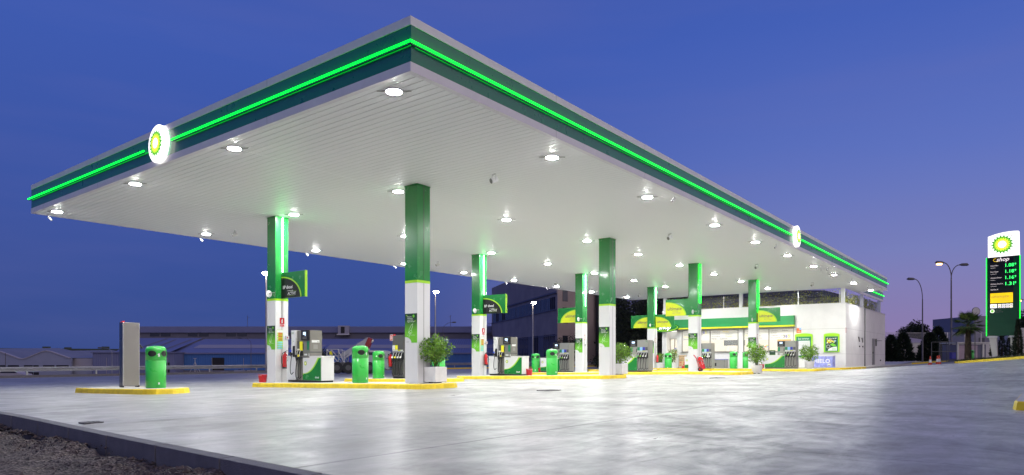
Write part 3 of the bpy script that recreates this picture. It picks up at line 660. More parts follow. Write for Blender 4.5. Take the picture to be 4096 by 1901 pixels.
# ------------------------------------------------------------------ pumps ; local x runs to the viewer's right (-Y), local y away (+X)
RZ = -PI/2
def curve_front(b, x0, x1, z0, z1, y, flip=False):
    # white panel, green field below a lime curve that rises to the right
    cxs = [x0+(x1-x0)*.82*k/16 for k in range(17)]; f = lambda u: z0+(z1-z0)*(.30+.70*(u**2.3)); W_ = (x1-x0)*.82
    top = [(x, f((x-x0)/W_)) for x in cxs]; fg = lambda u: z0+(z1-z0)*(.30+.70*(u**2.3))
    b.poly([(x0, y-.002, z1), (x0, y-.002, z0), (x1, y-.002, z0), (x1, y-.002, z1)], 'white')
    off = (x1-x0)*.075
    b.poly([(x0, y-.004, z0)]+[(x1, y-.004, z0), (x1, y-.004, z1)]+[(x, y-.004, z) for x, z in top[::-1]], 'lime')
    t2 = [(x0, f(0)-.05)]+[(min(x+off*.9, x1), z-.012) for x, z in top]
    b.poly([(x0, y-.006, z0), (x1, y-.006, z0), (x1, y-.006, z1-.012)]+[(x, y-.006, z) for x, z in t2[::-1]], 'green')
def nozzle(t, x, z, col, y=-.03, low=.12):
    b = MB(); b.tube([(x-.005, y-.03, z), (x+.02, y-.045, z+.10), (x+.045, y-.02, z+.19)], [.012, .011, .009], 'white_metal', 8)
    b.tube([(x-.028, y-.06, z-.02), (x-.01, y-.05, z+.045)], [.034, .026], col, 10); b.tube([(x+.0, y-.05, z-.17), (x-.03, y-.055, z-.02)], [.018, .026], 'rubber', 10)
    b.box(x-.012, x+.05, y-.06, y-.035, z-.13, z-.05, 'rubber'); n = b.build('nozzle', t)
    b = MB(); p0 = V((x, y-.05, z-.16)); pts = []
    for k in range(15):
        u = k/14; xx = x+.02+.10*u*u; pts.append((xx-.05*math.sin(PI*u)*.9, y-.05-.03*math.sin(PI*u), p0.z+(low-p0.z)*math.sin(PI/2*min(1, u*1.25)) if u < .8 else low+(u-.8)*.35))
    b.tube(pts, .013, 'rubber', 7); b.build('hose', n)
def diesel_pump(loc, label, num):
    t = thing('fuel_pump', label, 'fuel pump', loc, RZ, 'fuel pumps on the islands')
    D_ = .46
    MB().box(.04, 1.80, .02, D_-.02, 0, .07, 'black').build('plinth', t)
    MB().box(0, .47, 0, D_, .07, .80, 'white_metal').box(-.01, .48, -.012, D_+.01, .80, .835, 'white_metal').box(.03, .05, -.006, 0, .68, .71, 'black').build('left_cabinet', t, bevel=.008)
    MB().box(.86, 1.82, 0, D_, .07, .78, 'white_metal').box(1.21, 1.835, -.012, D_+.01, .78, .83, 'white_metal').build('right_cabinet', t, bevel=.008)
    b = MB(); curve_front(b, .87, 1.79, .075, .775, -.002); b.burst((1.01, -.010, .60), (1, 0, 0), (0, 0, 1), (0, -1, 0), .075, ('green', 'lime', 'label_yellow', 'white'), .001); b.text('diesel', (1.60, -.012, .17), (1, 0, 0), (0, 0, 1), .085, 'text_white', .012); b.text('bp', (1.04, -.01, .705), (1, 0, 0), (0, 0, 1), .05, 'lblue'); b.build('printed_panel', t)
    MB().box(.47, .86, .06, D_, .07, .80, 'dgrey').box(.60, .66, .02, .06, .07, .74, 'grey').box(.74, .82, .02, .06, .07, .74, 'grey').build('hose_bay', t)
    MB().box(.54, 1.21, .02, D_, .80, 1.635, 'grey').box(.86, 1.21, .005, .02, .80, 1.30, 'grey').box(.53, 1.22, .012, D_+.004, .93, .97, 'dgrey').box(.50, .86, -.01, .02, .84, .99, 'black').build('head', t, bevel=.006)
    MB().box(.29, .52, -.035, .20, .10, 1.645, 'white').build('number_tower', t, bevel=.006); b = MB(); b.text(num, (.37, -.038, 1.555), (1, 0, 0), (0, 0, 1), .12, 'green', .003); b.text('adblue', (.41, -.038, 1.30), (1, 0, 0), (0, 0, 1), .03, 'dgrey'); b.build('number', t)
    MB().box(.39, .50, -.05, -.03, .80, 1.15, 'black').build('nozzle_cradle', t)
    s = MB().box(.82, 1.19, -.04, .02, 1.33, 1.64, 'black').build('display', t, bevel=.006); MB().box(.93, 1.07, -.044, -.04, 1.49, 1.58, 'screen').box(1.02, 1.07, -.044, -.04, 1.455, 1.475, 'screen').box(.90, 1.12, -.042, -.04, 1.36, 1.44, 'dgrey').build('screen', s)
    b = MB(); b.box(.55, .67, .012, .02, 1.02, 1.30, 'dgrey'); b.box(.55, .67, .010, .012, 1.02, 1.06, 'paper'); b.box(.68, .83, .008, .02, 1.0, 1.285, 'label_yellow'); b.box(.855, .885, -.004, .005, 1.03, 1.22, 'black'); b.box(1.07, 1.18, -.001, .005, 1.02, 1.29, 'board_green'); b.box(.93, 1.08, -.001, .005, .85, .90, 'paper'); b.box(1.16, 1.19, -.001, .005, .82, .91, 'paper'); b.build('labels', t)
    b = MB(); b.box(1.2101, 1.214, .08, .36, 1.25, 1.33, 'paper'); b.disc((1.2145, .29, 1.275), (1, 0, 0), .013, 'black', 8); b.disc((1.2145, .33, 1.275), (1, 0, 0), .013, 'black', 8); b.box(1.2101, 1.214, .14, .30, 1.05, 1.19, 'pgrey'); b.build('side_notice', t)
    nozzle(t, .40, .98, 'blue', -.06, .25); nozzle(t, .60, .83, 'black', .0, .12); nozzle(t, .73, .83, 'label_yellow', .0, .12)
    return t
def petrol_pump(loc, label, num='', LG=1.16, nz=4, D_=.55, white_left=False, lcol=('board_green', 'lblue', 'navy', 'dgrey'), ncol=('bin_green', 'lime', 'paper', 'paper'), body='pgrey', cab=True):
    t = thing('fuel_pump', label, 'fuel pump', loc, RZ, 'fuel pumps on the islands'); x0 = LG; wD = .15*nz; x1 = LG+wD
    MB().box(.03 if cab else x0+.02, x1-.02, .02, D_-.02, 0, .07, 'black').build('plinth', t)
    if cab:
        MB().box(0, x0, 0, D_, .07, .76, 'white_metal').box(-.012, x0-.2, -.012, D_+.01, .76, .80, 'white_metal').build('lower_cabinet', t, bevel=.006)
        b = MB(); curve_front(b, .01, x0-.005, .075, .755, -.002); b.burst((.16, -.010, .56), (1, 0, 0), (0, 0, 1), (0, -1, 0), .07, ('green', 'lime', 'label_yellow', 'white'), .001); b.build('printed_panel', t)
        MB().box(x0-.42, x0, .03, D_-.05, .77, 1.30, body).build('head', t, bevel=.005)
        s = MB().box(x0-.42, x0-.02, -.02, D_-.1, 1.30, 1.62, 'black').build('display', t, bevel=.006); MB().box(x0-.29, x0-.13, -.024, -.02, 1.47, 1.56, 'screen').box(x0-.33, x0-.10, -.022, -.02, 1.34, 1.43, 'dgrey').build('screen', s)
        b = MB(); b.box(x0-.40, x0-.28, .025, .03, 1.02, 1.27, 'board_green'); b.box(x0-.07, x0-.03, .02, .03, 1.02, 1.2, 'black'); b.box(x0-.30, x0-.13, .025, .03, .84, .89, 'paper'); b.build('labels', t)
    MB().box(x0, x1+.02, .04, D_, .07, 1.64, body).box(x0, x1, .0, .04, 1.05, 1.64, body).box(x0, x1, .0, .04, .07, .13, body).build('dispenser_body', t, bevel=.006)
    b = MB()
    for k in range(nz+1): b.box(x0+k*(wD/nz)-.012 if k else x0, x0+k*(wD/nz)+.012 if k < nz else x1, .0, .04, .13, .72, body)
    for k in range(nz): b.box(x0+k*wD/nz+.005, x0+(k+1)*wD/nz-.005, .03, .045, .70, 1.03, 'black')
    b.box(x0, x1, -.015, .03, 1.0, 1.035, 'trim'); b.build('nozzle_bay', t)
    b = MB()
    for k in range(nz): b.box(x0+k*wD/nz+.008, x0+(k+1)*wD/nz-.008, -.006, 0, 1.10, 1.27, lcol[k]); b.box(x0+k*wD/nz+.008, x0+(k+1)*wD/nz-.008, -.006, 0, 1.055, 1.09, 'yellow_sign' if k == 2 else 'paper')
    if num: b.text(num, (x1-.07, -.004, 1.57), (1, 0, 0), (0, 0, 1), .10, 'green', .003)
    b.build('grade_labels', t)
    for k in range(nz): nozzle(t, x0+(k+.45)*wD/nz, .80, ncol[k], .0, .11+.03*(k % 2))
    return t
def zt(x, y): return gz(x, y)+.128
diesel_pump((12.66, 19.0, zt(12.7, 18)), 'white, green and grey diesel pump marked 14 beside the small fire extinguisher', '14')
diesel_pump((22.35, 18.62, zt(22.6, 17.7)), 'white, green and grey diesel pump marked 12 between a column and a red bucket', '12')
petrol_pump((17.55, 19.42, zt(17.6, 19)), 'dark grey pump with white and yellow labels, half hidden behind the nearest column', '', LG=0, nz=4, D_=.5, lcol=('white', 'label_yellow', 'dgrey', 'dgrey'), ncol=('paper', 'label_yellow', 'paper', 'paper'), body='dgrey', cab=False)
petrol_pump((31.35, 22.28, zt(31.4, 21.5)), 'grey and green petrol pump partly hidden by the green bin of the second island', '', LG=1.32)
petrol_pump((31.35, 17.32, zt(31.4, 16.5)), 'grey and green petrol pump marked 10 behind the second bushy planter', '10')
petrol_pump((40.85, 17.70, zt(41, 16.8)), 'grey petrol pump with a bagged nozzle behind the red wheeled extinguisher', '')
p7 = petrol_pump((40.85, 12.67, zt(41, 12)), 'grey and green petrol pump farthest right, in front of the arched boards', '6')
b = MB(); b.leaves((1.16+.33, -.10, .86), (.05, .03, .13), 1, .01, 'vinyl'); 
b = MB(); b.lathe([(.01, .16), (.05, .12), (.06, .0), (.05, -.12), (.02, -.17)], 'vinyl', (0, 0, 0), 12, 1, .7)
tag(b.build('plastic_bag', None, (40.72, 16.10, zt(41, 16)+.88)), 'pale plastic bag pulled over a nozzle of the pump behind the wheeled extinguisher', 'bag')
b = MB(); b.box(.0, .34, -.01, .01, 0, .27, 'poster_dark'); b.box(-.01, .35, -.012, .008, -.01, .0, 'lime'); b.box(-.01, .35, -.012, .008, .27, .28, 'lime'); b.text('OFERTA', (.17, -.013, .19), (1, 0, 0), (0, 0, 1), .06, 'text_white', .002)
tag(b.build('counter_notice', None, (40.9, 12.40, zt(41, 12)+.81), RZ), 'small dark green notice standing on the white cabinet of the farthest right pump', 'notice')
b = MB(); b.tube([(0, 0, 0), (0, 0, .40)], .008, 'green', 6); b.tube([(.26, 0, 0), (.26, 0, .40)], .008, 'green', 6); b.tube([(0, 0, .40), (.26, 0, .40)], .008, 'green', 6)
tag(b.build('display_stand', None, (31.5, 20.72, zt(31.4, 21)+.79), RZ), 'thin green wire stand on the cabinet behind the second island bin', 'display stand')

# ------------------------------------------------------------------ bins, buckets, extinguishers
def make_bin(loc, label, rot, kind='bin'):
    t = thing('litter_bin', label, 'litter bin', loc, rot, 'green oval litter bins')
    b = MB(); b.lathe([(.225, 0), (.235, .02), (.237, .70), (.232, .704), (.237, .708), (.240, .95), (.236, .99), (.215, 1.03), (.16, 1.058), (.08, 1.072), (.002, 1.075)], 'bin_green', n=40, sx=1.0, sy=.92); b.build('body', t)
    for a0, lab in ((-PI/2-.30, 0), (-PI/2+1.02, 1), (PI/2, 2)):
        b = MB(); N = 22; vs = []; rim = []
        for k in range(N):
            q = 2*PI*k/N; da = .44*math.cos(q); dz = .075*math.sin(q)*(1 if abs(math.cos(q)) < .99 else 1)*(1-.25*abs(math.cos(q))**3)
            a = a0+da; vs.append((.243*math.cos(a), .243*.92*math.sin(a), .875+dz)); a = a0+da*1.12; rim.append((.245*math.cos(a), .245*.92*math.sin(a), .875+dz*1.18))
        c = (.243*math.cos(a0), .243*.92*math.sin(a0), .875)
        mid = [(.2435*math.cos(a0+.22*math.cos(2*PI*k/N)), .2435*.92*math.sin(a0+.22*math.cos(2*PI*k/N)), .875+.037*math.sin(2*PI*k/N)) for k in range(N)]
        b.add([c]+mid+vs, [(0, 1+k, 1+(k+1) % N) for k in range(N)]+[(1+k, 1+N+k, 1+N+(k+1) % N, 1+(k+1) % N) for k in range(N)], 'black', True)
        b.tube(rim+[rim[0]], .008, 'bin_green', 6, caps=False); b.build('opening', t)
    a = -PI/2+.38; r = .2445; u = V((-math.sin(a), math.cos(a)*.92, 0)); c = V((r*math.cos(a), r*.92*math.sin(a), .84)); n = V((math.cos(a), math.sin(a), 0))*.003
    b = MB(); b.disc(c+V((0, 0, .035))+n, n, .011, 'text_white', 10); b.poly([c+u*p+V((0, 0, q))+n for p, q in ((-.02, -.045), (-.006, -.045), (0, -.02), (.008, -.045), (.022, -.045), (.014, .02), (-.008, .025), (-.035, .012), (-.035, .0), (-.012, .008))], 'text_white')
    b.poly([c+u*p+V((0, 0, q))+n for p, q in ((-.02, -.74), (.02, -.74), (.02, -.69), (-.02, -.69))], 'text_white'); b.build('stickers', t)
    return t
vf = HEAD - PI/2   # local -y faces the camera
def binat(x, y, label, rot=0): return make_bin((x, y, zt(x, y)), label, math.atan2(y, x)-PI/2+rot)
binat(7.95, 17.62, 'glossy green litter bin beside the stainless steel cabinet', -.10)
binat(12.7, 15.42, 'green litter bin between the pump marked 14 and the nearest column', .45)
binat(17.45, 20.1, 'green litter bin with a cup in its opening, on the short second island', .67)
binat(17.6, 17.02, 'green litter bin hidden behind the stems of the nearest planter', 0)
binat(22.8, 15.62, 'green litter bin on the island of the pump marked 12', .4)
binat(31.5, 22.72, 'green litter bin left of the pump partly hidden on the third island', -.5)
make_bin((40.9, 18.85, zt(41, 19)), 'green litter bin before the shop entrance door', vf-.75)
make_bin((40.9, 14.55, zt(41, 14.5)), 'green litter bin standing before the middle shop window', vf+.2)
make_bin((44.9, 15.12, gz(45, 15)+.12), 'green litter bin mostly hidden behind the column before the shop windows', vf)
b = MB(); b.tube([(0, 0, 0), (.02, .0, .06), (.05, 0, .13)], [.03, .035, .042], 'paper', 12); tag(b.build('paper_cup', None, (17.26, 20.0, zt(17.4, 20)+.84)), 'pale paper cup stuck in the opening of the bin on the short island', 'cup')
def bucket(x, y, label, s=1, h=.127):
    t = thing('fire_bucket', label, 'bucket', (x, y, gz(x, y)+h), random.uniform(0, 6), 'red sand buckets'); t.scale = (s, s, s)
    b = MB(); b.lathe([(.095, 0), (.10, .01), (.125, .22), (.135, .225), (.135, .235), (.118, .234), (.112, .2)], 'red_plastic', n=24); b.build('body', t)
    b = MB(); b.tube([(.13*math.cos(a), .01, .21-.10*math.sin(a)) if False else (.13*math.cos(a), .13*math.sin(a)*.98, .235-.03*math.sin(a)) for a in [PI*k/12 for k in range(13)]], .005, 'trim', 6); b.box(-.03, .03, -.125, -.118, .06, .12, 'paper'); b.build('handle', t)
bucket(12.42, 20.0, 'red sand bucket left of the column marked 14', 1.1); bucket(22.75, 16.75, 'red sand bucket at the right end of the pump marked 12', 1.2); bucket(31.5, 22.38, 'small red sand bucket beside the far left bin', 1.05); bucket(41.0, 17.84, 'red sand bucket near the orange price board', .95); bucket(40.95, 12.86, 'red sand bucket behind the round planter', 1.1)
def extinguisher(loc, label, rz=0, floor=False):
    t = thing('fire_extinguisher', label, 'fire extinguisher', loc, rz)
    b = MB(); b.lathe([(.07, 0), (.078, .02), (.08, .40), (.07, .45), (.03, .49), (.022, .53)], 'red', n=24); b.build('cylinder', t)
    b = MB(); b.lathe([(.083, 0), (.083, .05)], 'black', n=24); b.build('foot', t)
    b = MB(); b.box(-.02, .02, -.02, .02, .52, .55, 'black'); b.tube([(0, 0, .55), (.09, 0, .59)], .009, 'black', 6); b.tube([(0, 0, .53), (.08, 0, .535)], .008, 'black', 6); b.build('valve', t)
    b = MB(); b.tube([(-.02, 0, .54), (-.10, -.01, .50), (-.135, -.01, .38), (-.13, -.01, .2), (-.10, -.01, .06)], .012, 'rubber', 8); b.build('hose', t)
    b = MB(); b.add([(.082*math.cos(a), .082*math.sin(a), z) for z in (.14, .34) for a in [-PI/2+.1+.11*k for k in range(9)]], [(k, k+1, k+10, k+9) for k in range(8)], 'paper', True); b.build('label_print', t)
    return t
extinguisher((12.74, 19.22, zt(12.5, 19.3)+.45), 'red fire extinguisher on the nearer column with a black flag sign'); extinguisher((22.84, 19.19, zt(22.5, 19.3)+.45), 'red fire extinguisher on the farther column with a black flag sign')
extinguisher((39.98, 19.18, zt(40, 19.3)+.45), 'red fire extinguisher hung on the farthest column'); extinguisher((17.6, 19.58, zt(17.6, 19.5)+.42), 'red and white fire extinguisher at the left side of the dark pump')
t = thing('fire_sign', 'small red and white fire sign projecting above the dark pump behind the nearest column', 'sign', (17.55, 19.55, zt(17.6, 19.5)+1.45), RZ)
MB().box(0, .16, -.01, .0, 0, .24, 'white').box(.015, .145, -.012, -.01, .015, .225, 'red').box(.04, .07, -.014, -.012, .04, .2, 'white').box(.095, .12, -.014, -.012, .05, .19, 'white').build('panel', t); MB().box(.15, .2, 0, .1, .16, .24, 'red').build('bracket', t)
# wheeled extinguisher
t = thing('wheeled_extinguisher', 'large red extinguisher leaning on a two wheeled trolley beside a column', 'fire extinguisher', (31.05, 12.5, zt(31, 12.2)), RZ+.15)
M_ = Matrix.Rotation(R(-17), 4, 'Y')
def tl(p): return M_ @ V(p)
b = MB(); b.tube([tl((.02, 0, .10)), tl((.02, 0, .14)), tl((.02, 0, .60)), tl((.02, 0, .68)), tl((.02, 0, .72))], [.10, .125, .125, .09, .04], 'red', 20); b.build('tank', t)
b = MB()
for y in (-.07, .07): b.tube([tl((-.14, y, .05)), tl((-.14, y, .70)), tl((-.20, y, .86))], .012, 'red', 8)
b.tube([tl((-.20, -.07, .86)), tl((-.23, 0, .90)), tl((-.20, .07, .86))], .012, 'red', 8); b.tube([tl((-.14, -.08, .12)), tl((.1, -.08, .10))], .01, 'red', 6); b.build('trolley_frame', t)
for y in (-.13, .11): MB().tube([(-.14, y, .10), (-.14, y+.04, .10)], .10, 'rubber', 20).tube([(-.14, y-.003, .10), (-.14, y+.043, .10)], .04, 'red', 12).build('wheel', t)
b = MB(); b.tube([tl((.02, -.02, .72)), tl((-.05, -.10, .74)), tl((-.13, -.14, .55)), tl((-.02, -.15, .50)), tl((.10, -.13, .52)), tl((.17, -.10, .40))], .014, 'rubber', 8); b.build('hose', t)
b = MB(); b.quad(tl((.07, -.118, .30)), tl((.13, -.06, .30)), tl((.13, -.06, .56)), tl((.07, -.118, .56)), 'paper'); b.build('label_print', t)
# stainless cabinet
t = thing('steel_cabinet', 'tall plain stainless steel service cabinet on the small yellow island', 'cabinet', (7.88, 19.38, zt(7.9, 19)), 0)
MB().box(0, .43, 0, .22, .03, 1.76, 'steel').build('body', t, bevel=.006); MB().box(.0, .03, -.002, .21, 0, .05, 'black').box(.40, .43, -.002, .21, 0, .05, 'black').build('feet', t)
MB().box(.002, .012, -.004, 0, .05, 1.755, 'trim').box(.418, .428, -.004, 0, .05, 1.755, 'trim').box(.012, .418, -.004, 0, 1.745, 1.755, 'trim').build('front_frame', t); MB().box(.03, .09, .10, .15, 1.76, 1.80, 'red_plastic').box(-.0, .05, .14, .17, 1.76, 1.775, 'red_plastic').build('alarm_light', t)
b = MB(); b.tube([(.43, .1, 1.20), (.50, .08, 1.12), (.54, .08, 1.06)], .02, 'rubber', 8); b.build('hose_holder', t)

# ------------------------------------------------------------------ planters
def planter(x, y, label, h=.125, round_=False, w_=.44, hp=.40, rad=(.5, .5, .42), cz=.5, n=1500, size=.085, seed=1, lean=(0, 0)):
    random.seed(seed); t = thing('planter_shrub', label, 'planter', (x, y, gz(x, y)+h), 0, 'planters with leafy shrubs')
    b = MB()
    for q in (-.10, .10): b.box(-.12, .12, q-.025, q+.025, 0, .03, 'bark')
    b.build('feet', t); b = MB(); r = w_/2
    if round_: b.lathe([(r*.86, .03), (r*.9, .04), (r, .03+hp-.02), (r, .03+hp), (r-.03, .03+hp), (r-.03, .03+hp-.05)], 'planter', n=32)
    else:
        b.box(-r, r, -r, r, .03, .03+hp, 'planter')
    b.build('pot', t, bevel=0 if round_ else .01); b = MB(); b.lathe([(r*.8, .03+hp+.002), (.01, .03+hp+.02)], 'soil', n=16); b.build('soil', t)
    b = MB(); z0 = .03+hp
    for i in range(16):
        a = random.uniform(0, 2*PI); rr = random.uniform(.2, .8); top = V((math.cos(a)*rad[0]*rr+lean[0], math.sin(a)*rad[1]*rr+lean[1], z0+cz+random.uniform(-.1, .25))); p0 = V((random.gauss(0, .03), random.gauss(0, .03), z0)); m_ = (p0+top)/2+V((random.gauss(0, .03), random.gauss(0, .03), .05))
        b.tube([p0, m_, top], [.009, .007, .003], 'stem', 5)
    b.build('stems', t); b = MB(); b.leaves((lean[0], lean[1], z0+cz), rad, n, size, 'bush_leaf', hollow=.2); 
    for i in range(14):
        a = random.uniform(0, 2*PI); e = random.uniform(-.2, 1.1); d = V((math.cos(a)*math.cos(e)*rad[0], math.sin(a)*math.cos(e)*rad[1], math.sin(e)*rad[2]))*random.uniform(1.05, 1.2)
        b.leaves(V((lean[0], lean[1], z0+cz))+d, (.06, .06, .09), 14, size, 'bush_leaf', hollow=0)
    b.build('foliage', t); return t
planter(12.90, 12.60, 'square white planter with a dense round shrub beside the nearest column', rad=(.40, .40, .34), cz=.46, n=1500, size=.085, seed=3)
planter(23.7, 13.0, 'square white planter with a dense shrub beside the second plain column', rad=(.48, .48, .40), cz=.40, n=1900, size=.075, seed=5, w_=.5)
planter(33.05, 10.62, 'round white planter with a tall loose shrub before the shop windows', 0.01, True, .50, .38, (.46, .46, .46), .52, 1500, .085, 8)
planter(41.45, 10.3, 'round white planter with a loose shrub near the shop corner posters', round_=True, w_=.52, hp=.40, rad=(.50, .50, .42), cz=.46, n=1300, size=.09, seed=11)
planter(47.2, 21.4, 'white planter with a shrub beside the shop entrance door', w_=.45, hp=.42, rad=(.34, .34, .48), cz=.5, n=700, size=.09, seed=12, h=.12)
planter(47.0, 22.4, 'long white planter with a low shrub at the left end of the shop front', w_=.5, hp=.42, rad=(.34, .34, .36), cz=.36, n=600, size=.09, seed=14, h=.12)

# ------------------------------------------------------------------ shop building
zg = -.60; ZP = 3.60                          # floor and parapet
t = thing('shop_building', 'white single storey shop with lit windows under the far end of the canopy', 'building', (XB, YB, zg))
def sw(b, name, par=None, bevel=0): 
    if par is None: return b.build(name, t, (-XB, -YB, -zg), bevel=bevel)
    return b.build(name, par, (0, 0, 0), bevel=bevel)
XE, YE = 62.65, 22.6
b = MB(); T_ = .25; zw0, zw1 = .44, 2.07
b.box(XB, XB+T_, YB, 12.92, zg-.1, ZP, 'render')                     # right of the windows
b.box(XB, XB+T_, 12.92, 21.05, zg-.1, zw0, 'render'); b.box(XB, XB+T_, 12.92, YE, zw1, ZP, 'render')
b.box(XB, XB+T_, 16.40, 16.72, zw0, zw1, 'render'); b.box(XB, XB+T_, 21.05, 21.42, zg-.1, zw1, 'render'); b.box(XB-.05, XB+.9, 22.24, 22.6, zg-.1, zw1, 'render')
b.box(XB+T_, XE, YB, YB+T_, zg-.1, ZP, 'render'); b.box(XB+.9, XE, YE-.2, YE, zg-.1, ZP, 'render'); b.box(XE-.2, XE, YB+T_, YE-.2, zg-.1, ZP, 'render')
b.box(XB+T_, XE-.2, YB+T_, YE-.2, 3.2, 3.3, 'render'); sw(b, 'wall')
b = MB(); b.box(XB-.03, XB+T_+.03, YB-.03, YE, ZP, ZP+.04, 'trim'); b.box(XB+T_+.03, XE, YB-.03, YB+T_+.03, ZP, ZP+.04, 'trim'); sw(b, 'parapet_cap')
b = MB()
for z in (.28, 1.95): b.box(XB-.004, XB+.01, YB-.004, 12.90, z, z+.012, 'pgrey'); b.box(XB, XE, YB-.004, YB+.005, z, z+.012, 'pgrey')
b.box(54.1, 54.16, YB-.06, YB-.005, zg, 3.62, 'dgrey'); sw(b, 'wall_joints')
b = MB(); b.box(XB-.30, XB-.02, 12.85, 23.4, 2.27, 2.90, 'band_green'); sw(b, 'fascia_band'); b = MB(); b.box(XB-.31, XB-.02, 12.85, 23.4, 2.16, 2.27, 'yellow_sign'); b.box(XB-.28, XB-.02, 12.86, 23.4, 2.10, 2.16, 'dgrey'); sw(b, 'fascia_stripe')
b = MB(); pts = [(22.2+1.15*math.cos(a), 2.33+.34*math.sin(a)) for a in [2*PI*k/32 for k in range(32)]]
b.prism([(y, z) for y, z in pts], XB-.42, XB-.31, 'green', axis='x'); b.prism([(22.2+1.05*math.cos(a), 2.33+.29*math.sin(a)) for a in [2*PI*k/32 for k in range(32)]], XB-.43, XB-.42, 'lime', axis='x'); b.prism([(22.2+1.0*math.cos(a), 2.36+.24*math.sin(a)) for a in [2*PI*k/32 for k in range(32)]], XB-.44, XB-.43, 'green', axis='x')
b.text('shop', (XB-.445, 22.2, 2.36), (0, -1, 0), (0, 0, 1), .5, 'glow_sign', .012, .3); sw(b, 'shop_sign')
def window(y0, y1, mull):
    f = MB(); xf = XB+.04; fr = .07
    f.box(xf, xf+.08, y0, y1, zw0, zw0+fr, 'pgrey'); f.box(xf, xf+.08, y0, y1, zw1-.04, zw1, 'pgrey')
    for y in (y0, y1-fr, mull-fr/2): f.box(xf, xf+.08, y, y+fr, zw0+fr, zw1-.04, 'pgrey')
    f.box(XB-.06, xf, y0-.05, y1+.05, zw0-.05, zw0, 'pgrey'); o = f.build('window', t, (-XB, -YB, -zg))
    for a, c in ((y0+fr, mull-fr/2), (mull+fr/2, y1-fr)):
        MB().box(xf+.03, xf+.045, a, c, zw0+fr, zw1-.04, 'glass').build('pane', o)
        v = MB(); v.box(xf+.012, xf+.018, a+.02, c-.02, 1.30, zw1-.06, 'vinyl'); x_ = xf+.010; rt, up = (0, -1, 0), (0, 0, 1); w_ = c-a
        ws = [('Cafetería', .17, 'ink'), ('Prensa', .19, 'ink_yellow'), ('Tienda', .15, 'ink'), ('promociones', .13, 'ink'), ('Revistas', .14, 'ink'), ('Pan y bollería', .13, 'ink'), ('Congelados', .12, 'ink'), ('Hielo', .16, 'ink_yellow'), ('Bebidas', .14, 'ink'), ('Lubricantes', .12, 'ink')]
        random.seed(int(a*10))
        for r_ in range(4):
            yy = c-.1
            while yy > a+.55:
                s_, k_, m_ = random.choice(ws); wd = k_*len(s_)*.5
                if yy-wd < a+.05: break
                v.text(s_, (x_, yy, 1.92-r_*.165), rt, up, k_*.9, m_, .002, align='L'); yy -= wd+.12
        if abs(a-12.99) < .05 or a > 18:
            for k, (ch, m_) in enumerate((('3', 'ink'), ('6', 'navy'), ('5', 'label_yellow'))): v.text(ch, (x_-.003, a+.60-k*.16, 1.50 if a < 14 else 1.9), rt, up, .30, m_, .012)
        v.build('window_print', o)
    return o
window(12.92, 16.40, 14.62); window(16.72, 21.05, 18.84)
# entrance
b = MB(); b.box(XB+.55, XB+.62, 21.42, 22.24, 1.50, 2.05, 'white'); b.box(XB+.50, XB+.56, 21.42, 22.24, 1.46, 1.50, 'pgrey')
b.box(XB-.0, XB+.55, 21.42, 22.24, 2.05, 2.08, 'glow_sign'); sw(b, 'entrance_shutter')
f = MB(); 
for y in (21.42, 21.82, 22.19): f.box(XB+.55, XB+.61, y, y+.05, zg, 1.46, 'pgrey')
o = f.build('entrance_door', t, (-XB, -YB, -zg)); MB().box(XB+.57, XB+.59, 21.47, 22.19, zg+.02, 1.46, 'glass').build('pane', o)
b = MB(); b.text('Abierto', (XB+.545, 21.65, .75), (0, -1, 0), (0, 0, 1), .15, 'blue', .006, .2); b.box(XB+.56, XB+.568, 21.5, 21.8, .35, .58, 'cardboard'); b.build('door_print', o)
# interior
b = MB(); b.box(XB+T_, XB+6.2, YB+T_, YE-.2, zg-.02, zg+.02, 'concrete_top'); b.box(XB+6.0, XB+6.2, YB+T_, YE-.2, zg, 3.2, 'cream'); b.box(XB+T_, XB+6, YB+T_, YE-.2, 2.50, 2.56, 'white'); b.box(XB+T_, XB+6.0, 12.0, 12.1, zg, 2.5, 'cream'); sw(b, 'interior_room')
b = MB()
for y in (13.2, 15.0, 16.9, 18.8, 20.6):
    for x in (XB+1.4, XB+3.6): b.box(x, x+.5, y, y+.9, 2.47, 2.495, 'warm_ceiling')
sw(b, 'ceiling_panels')
b = MB(); b.box(XB+2.2, XB+2.25, 17.0, 18.6, .95, 1.45, 'black'); b.box(XB+3.0, XB+3.2, 14.0, 14.9, zg, 1.5, 'shelf_orange'); b.box(XB+2.0, XB+2.6, 13.0, 16.2, zg, .45, 'white'); b.box(XB+3.5, XB+4.0, 18.9, 20.6, zg, 1.2, 'cream'); sw(b, 'shop_fittings')
b = MB(); random.seed(5)
for k in range(60):
    y = random.uniform(12.9, 21); x = XB+random.uniform(1.8, 2.4); z = random.choice((.45, .62, .80)); m_ = random.choice(('orange', 'paper', 'blue', 'cardboard', 'yellow_sign', 'red', 'lblue', 'white'))
    if z > .45 and not 13 < y < 16.2: continue
    b.box(x, x+.14, y, y+.12, z, z+random.uniform(.08, .17), m_)
b.box(XB+1.9, XB+2.4, 12.9, 16.3, .60, .62, 'trim'); b.box(XB+1.9, XB+2.4, 12.9, 16.3, .78, .80, 'trim')
tag(sw(b, 'shelf_goods'), kind='stuff')
